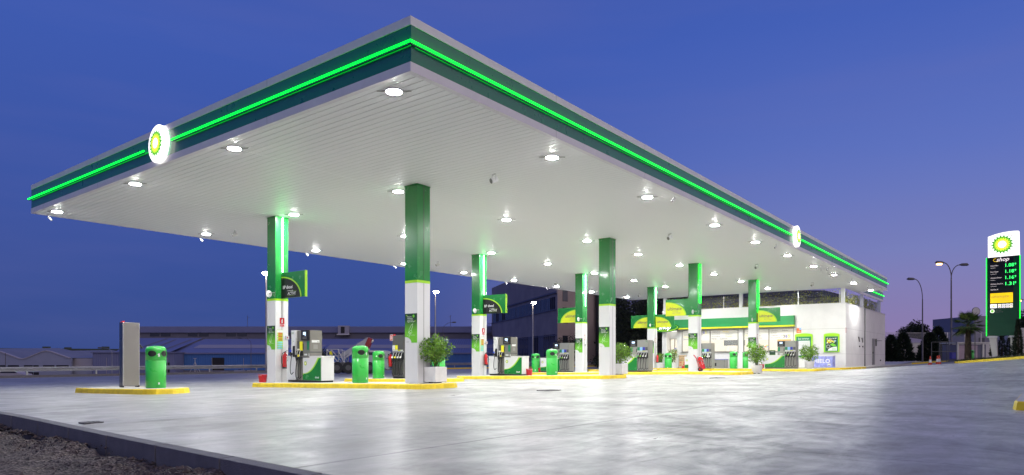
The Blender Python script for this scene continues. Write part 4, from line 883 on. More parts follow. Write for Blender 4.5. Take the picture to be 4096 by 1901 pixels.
# service doors, vents, louvre on the right wall
b = MB(); b.box(57.0, 57.95, YB-.03, YB-.002, zg+.1, 1.50, 'pgrey'); o = b.build('service_door', t, (-XB, -YB, -zg)); MB().box(57.12, 57.18, YB-.07, YB-.03, .35, .50, 'black').build('handle', o)
b = MB(); b.box(58.35, 58.45, YB-.09, YB-.003, .95, 1.5, 'dgrey'); b.box(58.2, 59.1, YB-.35, YB-.003, 1.34, 1.37, 'dgrey'); b.box(60.3, 60.5, YB-.06, YB, -.22, -.12, 'dgrey'); b.box(51.7+.5, 52.35, YB-.06, YB-.003, .78, .88, 'dgrey'); b.box(53.3, 53.45, YB-.06, YB-.003, .78, .88, 'dgrey')
b.prism([(51.85, 1.50), (52.25, 1.50), (52.25, 1.15)], YB-.06, YB-.003, 'pgrey', axis='y'); b.prism([(53.0, 1.46), (53.35, 1.46), (53.35, 1.12)], YB-.06, YB-.003, 'pgrey', axis='y'); sw(b, 'wall_fittings')
b = MB(); b.box(XB-.02, XB-.003, 12.45, 12.75, 1.72, 2.05, 'orange'); b.box(XB-.025, XB-.02, 12.45, 12.58, 1.92, 2.05, 'lblue'); b.text('GAS', (XB-.026, 12.6, 1.82), (0, -1, 0), (0, 0, 1), .1, 'text_white', .004)
b.box(XB-.004, XB+.06, YB-.02, YB-.003, 1.65, 2.0, 'red'); sw(b, 'wall_notices')
# roof-level posts
for x, y in ((XB+.08, YB+.07), (XB+.08, 16.45), (XB+.08, 22.3), (54.15, YB+.08), (61.1, YB+.08)):
    MB().box(x-.11, x+.11, y, y+.22, ZP+.04, 4.62, 'white').build('roof_post', t, (-XB, -YB, -zg))
# notice boards
def board(y0, y1, z0, z1, label, kind):
    c = (y0+y1)/2; t2 = thing('notice_board', label, 'notice board', (XB, c, z0)); xo = -.03; h = z1-z0; w2 = (y1-y0)/2
    b = MB(); pts = [(-w2, 0), (w2, 0), (w2, h-.10)]+[(w2*math.cos(a), h-.10+.10*math.sin(a)) for a in [PI*k/12 for k in range(1, 12)]]+[(-w2, h-.10)]
    b.prism(pts, -.08, -.004, 'lime', axis='x'); b.build('frame', t2)
    b = MB(); b.box(-.09, -.08, -w2+.09, w2-.09, .05, h-.22, 'board_green'); o = b.build('panel', t2); b = MB(); rt, up = (0, -1, 0), (0, 0, 1)
    if kind == 0:
        b.text('Las arenas', (-.092, .0, h-.36), rt, up, .17, 'text_white', .004); b.box(-.093, -.09, -w2+.16, w2-.14, .12, h-.50, 'paper')
        for k in range(13): b.box(-.095, -.093, -w2+.22, w2-.22-random.uniform(0, .3), h-.60-k*.075, h-.585-k*.075, 'dgrey' if k % 4 == 0 else 'pgrey')
    else:
        b.box(-.093, -.09, -w2+.15, w2-.15, .10, h-.28, 'poster_dark'); b.text('Visa de BP', (-.095, -.08, h-.36), rt, up, .11, 'text_white', .006, .1); b.text('4', (-.095, .26, h-.36), rt, up, .16, 'text_white', .006, .3)
        b.text('Hazte con tu tarjeta y ahorra', (-.095, 0, h-.475), rt, up, .065, 'text_white', .003, width=(w2-.2)*2); b.text('en cada repostaje', (-.095, 0, h-.55), rt, up, .055, 'text_white', .002)
        random.seed(9)
        for k in range(34):
            yy = random.uniform(-.05, w2-.24); z_ = random.uniform(.58, .80); b.box(-.096-.0005*k, -.095, yy, yy+.07, z_, z_+.06, random.choice(('orange', 'label_yellow', 'red', 'lblue', 'shelf_orange', 'lime', 'paper')))
        for k in range(6):
            yy = random.uniform(-w2+.2, -.1); z_ = random.uniform(.60, .72); b.box(-.096, -.095, yy, yy+.07, z_, z_+.08, random.choice(('label_yellow', 'lblue', 'paper')))
        b.disc((-.096, w2-.28, .38), (-1, 0, 0), .13, 'pgrey', 16); b.disc((-.097, w2-.28, .38), (-1, 0, 0), .07, 'black', 12); b.prism([(-w2+.17, .45), (-w2+.42, .60), (-w2+.58, .50), (-w2+.35, .36)], -.097, -.095, 'poster_green', axis='x')
        b.poly([(-.098, -w2+.15+.55*math.cos(a), .10+.26*math.sin(a)) for a in [PI/2*k/10 for k in range(11)]]+[(-.098, -w2+.15, .10)], 'paper')
        for k in range(4): b.box(-.100, -.098, -w2+.2, -w2+.45, .14+k*.04, .15+k*.04, 'bin_green')
    b.build('print', o); return t2
board(11.72, 12.84, .06, 1.68, 'arched green board with a white notice headed Las arenas, behind the last shrub', 0); board(10.06, 11.02, .40, 1.66, 'arched green poster board nearest the shop corner, above the blue ice box', 1)
# ice box
t3 = thing('ice_box', 'pale blue ice chest lettered HIELO against the shop wall', 'ice chest', (46.75, 10.22, gz(47, 11)+.12)); b = MB(); b.box(0, .75, 0, 1.25, .03, .74, 'ice_blue'); b.build('body', t3, bevel=.02)
MB().box(-.01, .76, -.02, .75, .74, .80, 'white').box(-.01, .76, .78, 1.26, .72, .76, 'ice_blue').build('lid', t3, bevel=.01); MB().text('HIELO', (-.006, .64, .42), (0, -1, 0), (0, 0, 1), .36, 'text_white', .02).box(-.006, -.003, .12, .30, .12, .26, 'paper').box(-.008, -.006, .14, .28, .14, .18, 'ink').build('lettering', t3)
# air conditioner box below the window
t3 = thing('air_conditioner', 'low grey twin box unit on the pavement below the shop window', 'air conditioner', (46.9, 17.3, gz(47, 17)+.12)); MB().box(0, .6, 0, 1.15, 0, .58, 'pgrey').build('casing', t3, bevel=.01); MB().box(-.012, 0, .62, .86, .14, .36, 'black').build('vent', t3); MB().box(-.02, .62, .45, 1.17, .58, .62, 'navy').box(-.02, .62, -.02, .42, .58, .62, 'navy').build('lid', t3)
# price board easel
t3 = thing('easel_board', 'orange cardboard price board reading LOS PRECIOS by the entrance', 'sign board', (44.6, 19.79, gz(44.6, 19.6)+.12), RZ+.0)
b = MB(); b.tube([(.02, 0, 0), (.02, .06, 1.0)], .012, 'black', 6); b.tube([(.60, 0, 0), (.60, .06, 1.0)], .012, 'black', 6); b.tube([(.02, .06, 1.0), (.60, .06, 1.0)], .012, 'trim', 6); b.build('frame', t3)
b = MB(); b.box(.05, .57, .01, .03, .16, .96, 'cardboard'); rt, up = (1, 0, 0), (0, 0, 1)
for s_, z_, k_, m_ in (('REDUCIMOS', .88, .09, 'ink'), ('LOS', .74, .11, 'ink'), ('PRECIOS', .61, .12, 'ink'), ): b.text(s_, (.31, .008, z_), rt, up, k_, m_, .006)
b.text('2€', (.17, .008, .44), rt, up, .16, 'red', .01); b.text('1€', (.17, .008, .25), rt, up, .16, 'red', .01); b.prism([(.40, .52), (.48, .52), (.48, .34), (.53, .34), (.44, .22), (.35, .34), (.40, .34)], .004, .009, 'red', axis='y'); b.build('panel', t3)
# low yellow barrier over the filler points
t3 = thing('low_barrier', 'long low yellow guard rail on small feet behind the wheeled extinguisher', 'guard rail', (31.9, 10.95, zt(32, 12))); b = MB(); b.box(.25, .35, 0, 5.3, .07, .12, 'yellow'); b.build('rail', t3, bevel=.01)
for y in (.1, 1.6, 2.9, 4.4): MB().box(.26, .34, y, y+.08, -.01, .07, 'yellow').build('foot', t3)
# roof fence with climbers
t3 = thing('roof_fence', 'wire mesh fence covered with climbing leaves on top of the shop parapet', 'fence', (XB+.5, YB+.45, ZP-.3))
b = MB()
y = 0
while y < 12.3: b.box(0, .004, y, y+.004, 0, 1.15, 'galv'); y += .10
for z in (.35, .55, .75, .95, 1.15): b.box(.004, .008, 0, 12.3, z, z+.004, 'galv')
x = 0
while x < 13.2: b.box(x, x+.004, -.004, 0, 0, 1.15, 'galv'); x += .10
for z in (.35, .75, 1.15): b.box(0, 13.2, -.008, -.004, z, z+.004, 'galv')
b.build('mesh_panel', t3)
for y in (0, 2.6, 5.2, 7.8, 10.4): MB().box(-.02, .03, y, y+.05, 0, 1.25, 'trim').build('post', t3)
for x in (2.6, 5.2, 7.8, 10.4, 13): MB().box(x, x+.05, -.03, .02, 0, 1.25, 'trim').build('post', t3)
b = MB(); random.seed(21)
for i in range(15000):
    s_ = random.uniform(0, 25.5); z = random.random()**1.3*1.0; dens = .5+.5*noise.noise(V((s_*.9, z*2, 0)))+.35*noise.noise(V((s_*3, z*4, 4)))
    if random.random() > dens*1.15-z*.28: continue
    p = V((random.gauss(0, .05), 12.3-s_, z+.25)) if s_ < 12.3 else V((s_-12.3, random.gauss(0, .05), z+.25))
    b.leaves(p, (.02, .02, .02), 1, .11, 'ivy_leaf', hollow=0)
for k in range(14):
    s0 = random.uniform(.5, 11.5); pts = [V((0, s0+.3*math.sin(j*1.3+k)+j*.08*random.choice((-1, 1)), .2+j*.2)) for j in range(6)]; b.tube(pts, .012, 'stem', 5)
tag(b.build('climbing_plant', None, (XB+.5, YB+.45, ZP-.3)), 'green climbing vines threaded through the roof fence of the shop', 'climbing plant', kind='stuff')

# ------------------------------------------------------------------ guard rail, left background
t = thing('guard_rail', 'galvanised steel crash barrier along the far left edge of the forecourt', 'guard rail', (7, 57, gz(20, 57)))
prof = [(-.03, -.155), (-.03, -.12), (.045, -.085), (.045, -.045), (-.03, -.01), (-.03, .01), (.045, .045), (.045, .085), (-.03, .12), (-.03, .155)]
b = MB(); n = 66
for i in range(n):
    for (a, z), (a2, z2) in zip(prof, prof[1:]):
        x0, x1 = i*1.5, (i+1)*1.5; f0, f1 = gz(7+x0, 57)-gz(20, 57)+.60, gz(7+x1, 57)-gz(20, 57)+.60
        b.quad((x0, -.1-a, f0+z), (x1, -.1-a, f1+z), (x1, -.1-a2, f1+z2), (x0, -.1-a2, f0+z2), 'galv')
b.build('beam', t)
for k in range(22):
    x = .7+k*4.5; z = gz(7+x, 57)-gz(20, 57); MB().box(x, x+.12, -.05, .02, z-.1, z+.70, 'galv').build('post', t)
b = MB(); strip(b, lerp_pts([(4, 55.9), (55, 55.9)], 3), 'kerbstone', .17, .5); tag(b.build('boundary_kerb'), kind='structure')
b = MB(); strip(b, lerp_pts([(55, 55.5), (64, 54.2), (75, 52), (95, 51)], 3), 'yellow', .15, .3); tag(b.build('boundary_kerb'), kind='structure')
def lamp(name, label, loc, h, arms, pole='lamp_pole', r=.09, group=None, lit=None):
    t = thing(name, label, 'street lamp', loc, 0, group); MB().tube([(0, 0, 0), (0, 0, h*.5), (0, 0, h)], [r, r*.8, r*.6], pole, 10).build('pole', t)
    for (dx, dy_, dz, lm) in arms:
        a = MB(); pts = [(0, 0, h)]+[(dx*(1-math.cos(q)), dy_*(1-math.cos(q)), h+dz*math.sin(q)) for q in [PI/2*k/8 for k in range(1, 9)]]
        a.tube(pts, r*.45, pole, 8); ao = a.build('arm', t); e = V((dx, dy_, 0)).normalized(); c = V((dx, dy_, h+dz))
        MB().tube([c-e*.05, c+e*.18+V((0, 0, .02)), c+e*.6+V((0, 0, .03)), c+e*.75], [.05, .12, .13, .04], 'iron' if lm != 'street_white' else 'trim', 10).build('lamp_head', ao)
        if lm: MB().tube([c+e*.2+V((0, 0, -.09)), c+e*.58+V((0, 0, -.09))], [.10, .10], lm, 10).build('lens', ao)
    return t
for x, lab in ((36.4, 'lit white street lamp behind the column marked 14'), (59.4, 'lit white street lamp behind the leafy planter of the nearest column'), (79.7, 'lit white street lamp in front of the dark office building')):
    t = thing('street_lamp', lab, 'street lamp', (x, 58, gz(x, 58)), 0, 'lit street lamps behind the crash barrier'); MB().tube([(0, 0, -.5), (0, 0, 9.4)], [.13, .065], 'galv', 10).build('pole', t)
    MB().tube([(0, 0, 9.35), (-.15, -.2, 9.5), (-.45, -.6, 9.56)], [.05, .10, .06], 'trim', 10).build('lamp_head', t)
    b = MB(); b.lathe([(.02, -.22), (.22, -.16), (.34, 0), (.22, .10), (.02, .12)], 'street_white', (-.3, -.4, 9.44), 14); b.build('lens', t)  # lens made oversize, its extra bulk standing in for the lamp's glow
def D(u, v, d):                                # building lots laid out along view bearings from the survey point
    k = (u-2048)/2690.4; s, c = math.sin(HEAD), math.cos(HEAD); return V((k*d*s+d*c, -k*d*c+d*s, (1433.3-v)/2690.4*d))
FW = V((math.cos(HEAD), math.sin(HEAD), 0)); RT = V((math.sin(HEAD), -math.cos(HEAD), 0)); RZB = HEAD-PI/2
# local frame of far buildings: x to the right, y away from the viewpoint
def far(name, label, cat, u, v, d, group=None): return thing(name, label, cat, tuple(D(u, v, d)), RZB, group)
def wbox(t, name, x0, x1, y0, y1, z0, z1, m): return MB().box(x0, x1, y0, y1, z0, z1, m).build(name, t)
S1 = 150/2690.4
# long blue warehouse with a rear hall, right of the steel cabinet
t = far('blue_warehouse', 'long blue ribbed warehouse with pale skylight strips behind the crash barrier', 'warehouse', 680, 1510, 150); W_ = (2180-680)*S1
wbox(t, 'wall', 0, W_, 0, 18, -1, (1510-1411)*S1, 'ribbed_blue'); he = (1510-1411)*S1; hr = he+3.6
b = MB(); b.quad((-.3, -.3, he-.05), (W_, -.3, he-.05), (W_, 17.9, hr), (-.3, 17.9, hr), 'ribbed_roof'); b.quad((-.3, -.3, he-.3), (W_, -.3, he-.3), (W_, -.3, he), (-.3, -.3, he), 'warehouse_purple'); b.build('roof', t)
def on(y): return he-.05+(hr-he+.05)*(y+.3)/18.2+.05
b = MB(); 
for x0, x1 in ((2.7, 32), (33.5, 76)): b.quad((x0, 5.2, on(5.2)), (x1, 5.2, on(5.2)), (x1+.4, 9.5, on(9.5)), (x0-.4, 9.5, on(9.5)), 'skylight')
b.build('skylight', t)
wbox(t, 'door', 9.4, 12.1, -.12, -.01, -.9, 4.4, 'black'); wbox(t, 'gate', 34.5, 37, -.12, -.01, -.9, 3.2, 'office_dark')
b = MB(); b.box(-26, 26, -.25, -.02, -1, 1.6, 'hall_wall'); b.box(9.45, 9.5, -.3, -.12, 0, 4.4, 'trim'); b.build('base_wall', t)
# clutter along the foot of the warehouse
random.seed(2)
for k, (x, w2, h2, m_, lab, nm, ct) in enumerate(((12.6, 1.2, 1.4, 'pale_wall', 'pale crate left of the blue warehouse door', 'crate', 'crate'), (15.6, 1.9, 1.7, 'shed_wall', 'grey plastic tank beside the blue warehouse door', 'storage_tank', 'tank'), (18.4, 1.7, 1.7, 'skylight', 'pale stacked pallets by the blue warehouse', 'pallet_stack', 'pallets'), (21.2, 3.1, 1.3, 'pale_wall', 'pale tarpaulin heap right of the blue warehouse door', 'tarpaulin_heap', 'tarpaulin'))):
    o = MB(); o.prism([(x, -3.2), (x+w2, -3.2), (x+w2, -1.8), (x, -1.8)], 0, h2, m_, zf=(lambda px, py: .12*math.sin(px*3)) if 'heap' in nm else None)
    if nm == 'pallet_stack':
        for q in range(6): o.box(x-.05, x+w2+.05, -3.26, -1.75, .05+q*.27, .10+q*.27, 'shed_wall')
    if nm == 'storage_tank': o.tube([(x+w2/2, -2.5, h2), (x+w2/2, -2.5, h2+.12)], .3, 'black', 12)
    if nm == 'crate':
        for q in (0, .4, .8, 1.2): o.box(x-.04, x+w2+.04, -3.25, -1.76, q, q+.12, 'shed_wall')
    oo = o.build(nm, None, tuple(t.location), RZB); tag(oo, lab, ct)
# rear hall with window strip
t = far('rear_hall', 'long grey hall with a strip of dark windows rising behind the blue warehouse roof', 'warehouse', 520, 1510, 172); s2 = 172/2690.4
W_ = (2200-520)*s2; z1 = (1510-1331)*s2; z2 = (1510-1307)*s2
wbox(t, 'wall', 0, W_, 0, 12, 0, z1, 'hall_wall'); b = MB(); b.prism([(-.5, z1), (12.5, z1), (12.5, z2+.2), (6, z2+.35), (-.5, z2)], -.4, W_, 'warehouse_purple', axis='x'); b.build('roof', t)
for u in (600, 644, 752, 797, 905, 950, 1180, 1230, 1340): 
    x = (u-520)*s2; wbox(t, 'window', x, x+38*s2, -.06, -.005, (1510-1346)*s2, z1-.1, 'dark_glass')
o = MB().box((1357-520)*s2, (1400-520)*s2, -1.4, -.1, (1510-1337)*s2, (1510-1304)*s2, 'pale_wall').box((1353-520)*s2, (1402-520)*s2, -1.5, -.1, (1510-1341)*s2, (1510-1337)*s2, 'trim').box((1369-520)*s2, (1384-520)*s2, -1.45, -1.4, (1510-1334)*s2, (1510-1308)*s2, 'black').build('roof_cabin', t)
b = MB(); b.tube([(0, 0, 0), (0, 0, 2.8)], .05, 'iron', 6); b.tube([(0, 0, 2.1), (.6, 0, 2.4)], .03, 'iron', 5); o = b.build('roof_aerial', None, tuple(D(990, 1306, 172)), RZB); tag(o, 'thin aerial mast on the grey hall roof left of the column marked 14', 'aerial')
b = MB(); b.tube([(0, 0, -.5), (0, 0, 2.6)], .05, 'iron', 6); b.tube([(-.4, 0, 2.2), (.2, 0, 2.6)], .04, 'iron', 5); o = b.build('roof_aerial', None, tuple(D(1802, 1302, 176)), RZB); tag(o, 'small bent aerial on the grey hall roof between the planter and the column marked 12', 'aerial')
# purple shed with pitched roof
t = far('purple_shed', 'low purple grey shed with a wide pitched roof left of the long blue warehouse', 'warehouse', 371, 1513, 146); s2 = 146/2690.4; he = (1513-1412)*s2; W_ = (700-371)*s2
wbox(t, 'wall', 0, W_, 0, 20, -1, he, 'ribbed_purple'); b = MB(); b.prism([(-.3, he), (W_+.2, he), (W_+.2, he+.25), (-.3, he+.25)], -.3, 20, 'warehouse_purple', axis='y')
b.add([(4.2, 1, he+.26), (16.4, 1, he+.26), (13.7, 22, he+3.9), (-1.9, 22, he+3.9)], [(0, 1, 2, 3)], 'ribbed_roof'); b.build('roof', t)
b = MB()
for q, y0_, y1_ in ((6.6, 5, 21), (9.6, 7, 19), (13.4, 2.5, 19)):
    zq = lambda y: he+.26+3.64*(y-1)/21+.05
    b.quad((q, y0_, zq(y0_)), (q+.8, y0_, zq(y0_)), (q-.7, y1_, zq(y1_)), (q-1.5, y1_, zq(y1_)), 'hall_wall')
b.build('skylight', t); wbox(t, 'gate', 15.0, 16.7, -.1, -.01, -.9, 3.4, 'black')
# twin gabled sheds
t = far('gabled_shed', 'pale grey shed with two shallow gables at the far left of the photo', 'warehouse', -60, 1517, 146); X = lambda u: (u+60)*s2; Zt = lambda v: (1517-v)*s2
pr = [(X(-60), -1), (X(284), -1), (X(284), Zt(1433)), (X(275), Zt(1433)), (X(205), Zt(1408)), (X(185), Zt(1404.5)), (X(168), Zt(1408)), (X(105), Zt(1434)), (X(92), Zt(1437)), (X(78), Zt(1436)), (X(0), Zt(1408)), (X(-60), Zt(1395))]
MB().prism(pr, 0, .5, 'shed_wall', axis='y').build('wall', t)
b = MB()
for (a, z), (a2, z2) in zip(pr[2:], pr[3:]): b.quad((a, .3, z+.02), (a2, .3, z2+.02), (a2, 24, z2+.5), (a, 24, z+.5), 'shed_roof'); b.quad((a, -.15, z-.05), (a2, -.15, z2-.05), (a2, -.15, z2+.16), (a, -.15, z+.16), 'pale_wall'); b.quad((a, -.15, z+.16), (a2, -.15, z2+.16), (a2, .6, z2+.16), (a, .6, z+.16), 'pale_wall')
b.build('roof', t)
for u0, u1 in ((-20, 23), (32, 76), (97, 131), (134, 155), (173, 218), (226, 275)): wbox(t, 'window', X(u0), X(u1), -.08, -.005, Zt(1467), Zt(1461), 'black')
for u0, u1 in ((107, 133), (136, 156)): wbox(t, 'door', X(u0), X(u1), -.08, -.005, -.9, Zt(1489), 'black')
t = far('low_annex', 'low pale walled annex between the gabled shed and the purple shed', 'warehouse', 285, 1517, 147.5); wbox(t, 'wall', 0, 86*s2, 0, 8, -1, Zt(1433), 'pale_wall'); b = MB(); b.quad((-.1, -.1, Zt(1432)), (86*s2, -.1, Zt(1432)), (86*s2, 16, Zt(1405)), (-4, 16, Zt(1405)), 'shed_roof'); b.build('roof', t); wbox(t, 'base_wall', -.1, 86*s2, -.1, 0, -1, Zt(1466), 'shed_wall')
t = far('distant_hall', 'very long low dark green hall on the skyline at the far left', 'warehouse', -90, 1510, 230); s3 = 230/2690.4; b = MB(); b.prism([(0, -2), ((560)*s3, -2), ((560)*s3, (1510-1396)*s3), (0, (1510-1392)*s3)], 0, 20, 'hall_green', axis='y'); b.build('wall', t)
for u, w2, v in ((153, 18, 1386), (241, 15, 1389), (392, 18, 1386), (463, 10, 1389)): wbox(t, 'roof_box', (u+90)*s3, (u+90+w2)*s3, 2, 4, (1510-1397)*s3, (1510-v)*s3, 'hall_green')
# thin poles behind the rail
for u, v0, v1, d, lab, arm in ((448, 1392, 1513, 110, 'slim curved street lamp behind the barrier, left of the steel cabinet', -1), (1004, 1352, 1500, 120, 'slim curved street lamp before the blue warehouse, left of the column marked 14', -1), (1772, 1290, 1490, 120, 'slim curved street lamp before the grey hall, right of the leafy planter', 1), (2492, 1215, 1480, 105, 'unlit slim street lamp in the dark right of the second plain column', -1)):
    p = D(u, v1, d); hh = (v1-v0)*d/2690.4; lamp('slim_lamp', lab, tuple(p), hh*.85, [(RT.x*1.6*arm, RT.y*1.6*arm, hh*.15, None)], r=.07, pole='galv' if u < 500 else 'lamp_pole', group='unlit slim street lamps')
for u, v0, v1, d, lab in ((426, 1431, 1513, 120, 'thin pale fence pole just left of the steel cabinet'), (669, 1431, 1500, 120, 'thin pale pole right of the nearest green bin'), (974, 1433, 1498, 120, 'thin pale pole left of the column marked 14'), (22, 1412, 1516, 120, 'thin dark pole before the gabled shed at the photo edge')):
    o = MB().tube([(0, 0, 0), (0, 0, (v1-v0)*d/2690.4)], .05, 'skylight' if u > 30 else 'iron', 6).build('utility_pole', None, tuple(D(u, v1, d))); tag(o, lab, 'pole')
t = far('guyed_mast', 'small pale mast on splayed stays before the blue warehouse', 'mast', 780, 1499, 100); s2 = 100/2690.4
MB().tube([(0, 0, 0), (0, 0, 66*s2)], .05, 'trim', 6).box(-.25, .25, -.03, .03, 66*s2-.06, 66*s2, 'trim').build('pole', t); b = MB()
for x, y in ((-.95, 0), (.95, 0), (0, .9)): b.tube([(x, y, 0), (0, 0, 52*s2)], .03, 'trim', 5)
b.build('stay', t)
# parked car beyond the barrier
def car(name, label, loc, rz, m, l=4.2, group=None):
    t = thing(name, label, 'car', loc, rz, group); b = MB(); hw = .85
    pr = [(0, .25), (l, .25), (l+.05, .6), (l-.15, .85), (l-.9, .95), (l-1.5, 1.38), (1.3, 1.42), (.45, .98), (.02, .85), (-.05, .55)]
    b.prism(pr, -hw, hw, m, axis='y'); b.build('body', t, bevel=.06)
    MB().prism([(.65, .98), (l-1.0, .98), (l-1.58, 1.33), (1.35, 1.36)], -hw-.01, hw+.01, 'dark_glass', axis='y').build('window', t)
    for x in (.75, l-.8):
        for y in (-hw-.02, hw-.16): o = MB().tube([(x, y, .31), (x, y+.18, .31)], .31, 'rubber', 18).build('wheel', t); MB().tube([(x, y-.004, .31), (x, y+.184, .31)], .17, 'trim', 12).build('rim', o)
    return t
car('parked_car', 'silver car seen over the kerb below the crash barrier at the far left', tuple(D(-5, 1520, 95)), RZB, 'pale_wall')
car('parked_car', 'dark car behind the left end of the shop front', tuple(D(2640, 1472, 62)), RZB+.2, 'car_dark', 3.8)
# aerial platform truck
t = far('lift_truck', 'parked truck with a raised white and red lifting boom behind the nearest bins', 'truck', 1303, 1495, 48); s2 = 48/2690.4; TX = lambda u: (u-1303)*s2; TZ = lambda v: (1495-v)*s2
MB().box(TX(1330), TX(1500), .2, 2.0, TZ(1472), TZ(1462), 'black').box(TX(1360), TX(1500), .05, 2.2, TZ(1462), TZ(1450), 'dgrey').box(TX(1395), TX(1470), .1, 2.1, TZ(1456), TZ(1428), 'navy').build('chassis', t)
MB().prism([(TX(1466), TZ(1470)), (TX(1545), TZ(1470)), (TX(1553), TZ(1448)), (TX(1540), TZ(1404)), (TX(1528), TZ(1401)), (TX(1466), TZ(1401))], .05, 2.15, 'truck_white', axis='y').build('cab', t, bevel=.04)
MB().box(TX(1471), TX(1493), .035, .05, TZ(1421), TZ(1409), 'dark_glass').box(TX(1500), TX(1530), .035, .05, TZ(1425), TZ(1408), 'dark_glass').build('window', t); MB().box(TX(1553), TX(1559), -.15, -.05, TZ(1436), TZ(1416), 'black').tube([(TX(1545), .05, TZ(1434)), (TX(1556), -.1, TZ(1436))], .02, 'black', 5).build('mirror', t)
MB().tube([(TX(1550), .25, TZ(1468)), (TX(1550), .0, TZ(1468))], .17, 'truck_white', 12).build('headlight', t)
for u in (1348, 1393, 1478):
    for y in (0, 1.9): o = MB().tube([(TX(u), y, .42), (TX(u), y+.28, .42)], .42, 'rubber', 22).build('wheel', t); MB().tube([(TX(u), y-.01, .42), (TX(u), y+.29, .42)], .2, 'dgrey', 12).build('rim', o)
b = MB(); P0 = V((TX(1352), .9, TZ(1425))); P1 = V((TX(1466), .9, TZ(1360)))
def beam(b, p, q, w2, h0, h1, m):
    d = (q-p).normalized(); n_ = V((-d.z, 0, d.x)); y = V((0, w2/2, 0)); vs = [p-n_*h0-y, p-n_*h0+y, p+n_*h0+y, p+n_*h0-y, q-n_*h1-y, q-n_*h1+y, q+n_*h1+y, q+n_*h1-y]
    b.add(vs, [(0, 1, 2, 3), (7, 6, 5, 4), (0, 4, 5, 1), (1, 5, 6, 2), (2, 6, 7, 3), (3, 7, 4, 0)], m)
beam(b, P0, P1, .4, .13, .22, 'truck_white'); beam(b, P0+V((.2, -.23, -.22)), P0+(P1-P0)*.5+V((.1, -.23, -.16)), .1, .06, .06, 'trim'); b.build('boom', t)
b = MB(); beam(b, V((TX(1457), .9, TZ(1390))), V((TX(1473), .9, TZ(1352))), .5, .17, .16, 'truck_red'); b.build('boom_tip', t); MB().prism([(TX(1472), TZ(1354)), (TX(1481), TZ(1354)), (TX(1484), TZ(1366)), (TX(1470), TZ(1374))], .75, 1.05, 'trim', axis='y').build('boom_head', t)
b = MB()
for x0, x1, z0, z1 in ((1306, 1352, 1450, 1397), (1352, 1377, 1455, 1404)):
    for y in (.1, 1.2):
        for a, c in (((x0, z0), (x0, z1)), ((x1, z0), (x1, z1)), ((x0, z1), (x1, z1)), ((x0, z0), (x1, z0)), ((x0, z1), (x1, z0)), ((x0, (z0+z1)/2), (x1, (z0+z1)/2))): b.tube([(TX(a[0]), y, TZ(a[1])), (TX(c[0]), y, TZ(c[1]))], .035, 'trim', 5)
b.box(TX(1306), TX(1377), .1, 1.2, TZ(1455), TZ(1451), 'dgrey'); b.prism([(TX(1316), TZ(1418)), (TX(1330), TZ(1420)), (TX(1326), TZ(1406)), (TX(1318), TZ(1404))], .05, .09, 'label_yellow', axis='y'); b.build('work_platform', t)
# office building
A = D(1967, 1187, 120*1.4); B_ = D(2230, 1187, 85.3*1.4); C_ = D(2420, 1187, 92*1.4)
KS = 1.4; zt_ = 11.0*KS; zb_ = -2.5*KS
t = thing('office_building', 'large dark grey office block with long window bands behind the lit street lamp', 'building', (A.x, A.y, 0))
a = V((A.x, A.y, 0)); e1 = V((B_.x-A.x, B_.y-A.y, 0)); e2 = V((C_.x-B_.x, C_.y-B_.y, 0)); L1 = e1.length; L2 = e2.length; e1n = e1.normalized(); e2n = e2.normalized(); n1 = V((e1n.y, -e1n.x, 0)); n2 = V((e2n.y, -e2n.x, 0))
if n1.dot(a) > 0: n1 = -n1
if n2.dot(a+e1) > 0: n2 = -n2
p1 = e1; p2 = e1+e2; bk = FW*40
b = MB(); q = [V((0, 0, 0)), p1, p2, p2+bk, bk]; vs = [(v.x, v.y, zb_) for v in q]+[(v.x, v.y, zt_+1.5*KS) for v in q]; b.add(vs, [(i, (i+1) % 5, 5+(i+1) % 5, 5+i) for i in range(5)]+[(5, 6, 7, 8, 9)], 'office_wall'); b.build('wall', t)
def face_box(b, o, e, n_, s0, s1, z0, z1, pr_, m):
    vs = [o+e*s+n_*d+V((0, 0, z)) for d in (0.0, pr_) for z in (z0*KS, z1*KS) for s in (s0, s1)]; b.add(vs, [(4, 5, 7, 6), (0, 4, 6, 2), (1, 3, 7, 5), (2, 6, 7, 3), (0, 1, 5, 4)], m)
z0o = V((0, 0, 0))
b = MB(); face_box(b, z0o, e1n, n1, -.2, L1, 8.3, 8.5, .25, 'hall_wall'); face_box(b, z0o, e1n, n1, 0, L1, 6.15, 6.3, .15, 'hall_wall'); face_box(b, z0o, e1n, n1, 0, L1, 2.9, 3.0, .12, 'hall_wall'); b.build('string_course', t)
random.seed(31)
for z0_, z1_, n_ in ((6.3, 7.9, 16), (.2, 3.1, 14)):
    for k in range(n_):
        s0_ = L1*(.03+.95*k/n_); b = MB(); face_box(b, z0o, e1n, n1, s0_, s0_+L1*.95/n_*.92, z0_, z1_, .05, random.choice(('dark_glass', 'dark_glass', 'hall_wall', 'office_dark'))); wdw = b.build('window', t)
        b = MB(); [face_box(b, z0o+n1*.05, e1n, n1, s0_+L1*.95/n_*.92*q_, s0_+L1*.95/n_*.92*q_+.06, z0_, z1_, .04, 'hall_wall') for q_ in (0, .33, .66)]; b.build('frame', wdw)
for s0_, s1_, z0_, z1_ in ((.42, .58, 9.2, 11.5), (.10, .20, 8.8, 11), (.10, .20, 6.0, 8.0), (.10, .2, 2.9, 4.4)):
    b = MB(); face_box(b, p1, e2n, n2, L2*s0_, L2*s1_, z0_-1.5, z1_-1.5, .05, 'dark_glass'); b.build('window', t)
b = MB(); face_box(b, p1, e2n, n2, L2*.86, L2*1.0, zb_/KS, 6.5, .1, 'office_dark'); b.build('dark_strip', t)  # tall near-black strip at the right end of this face
b = MB()
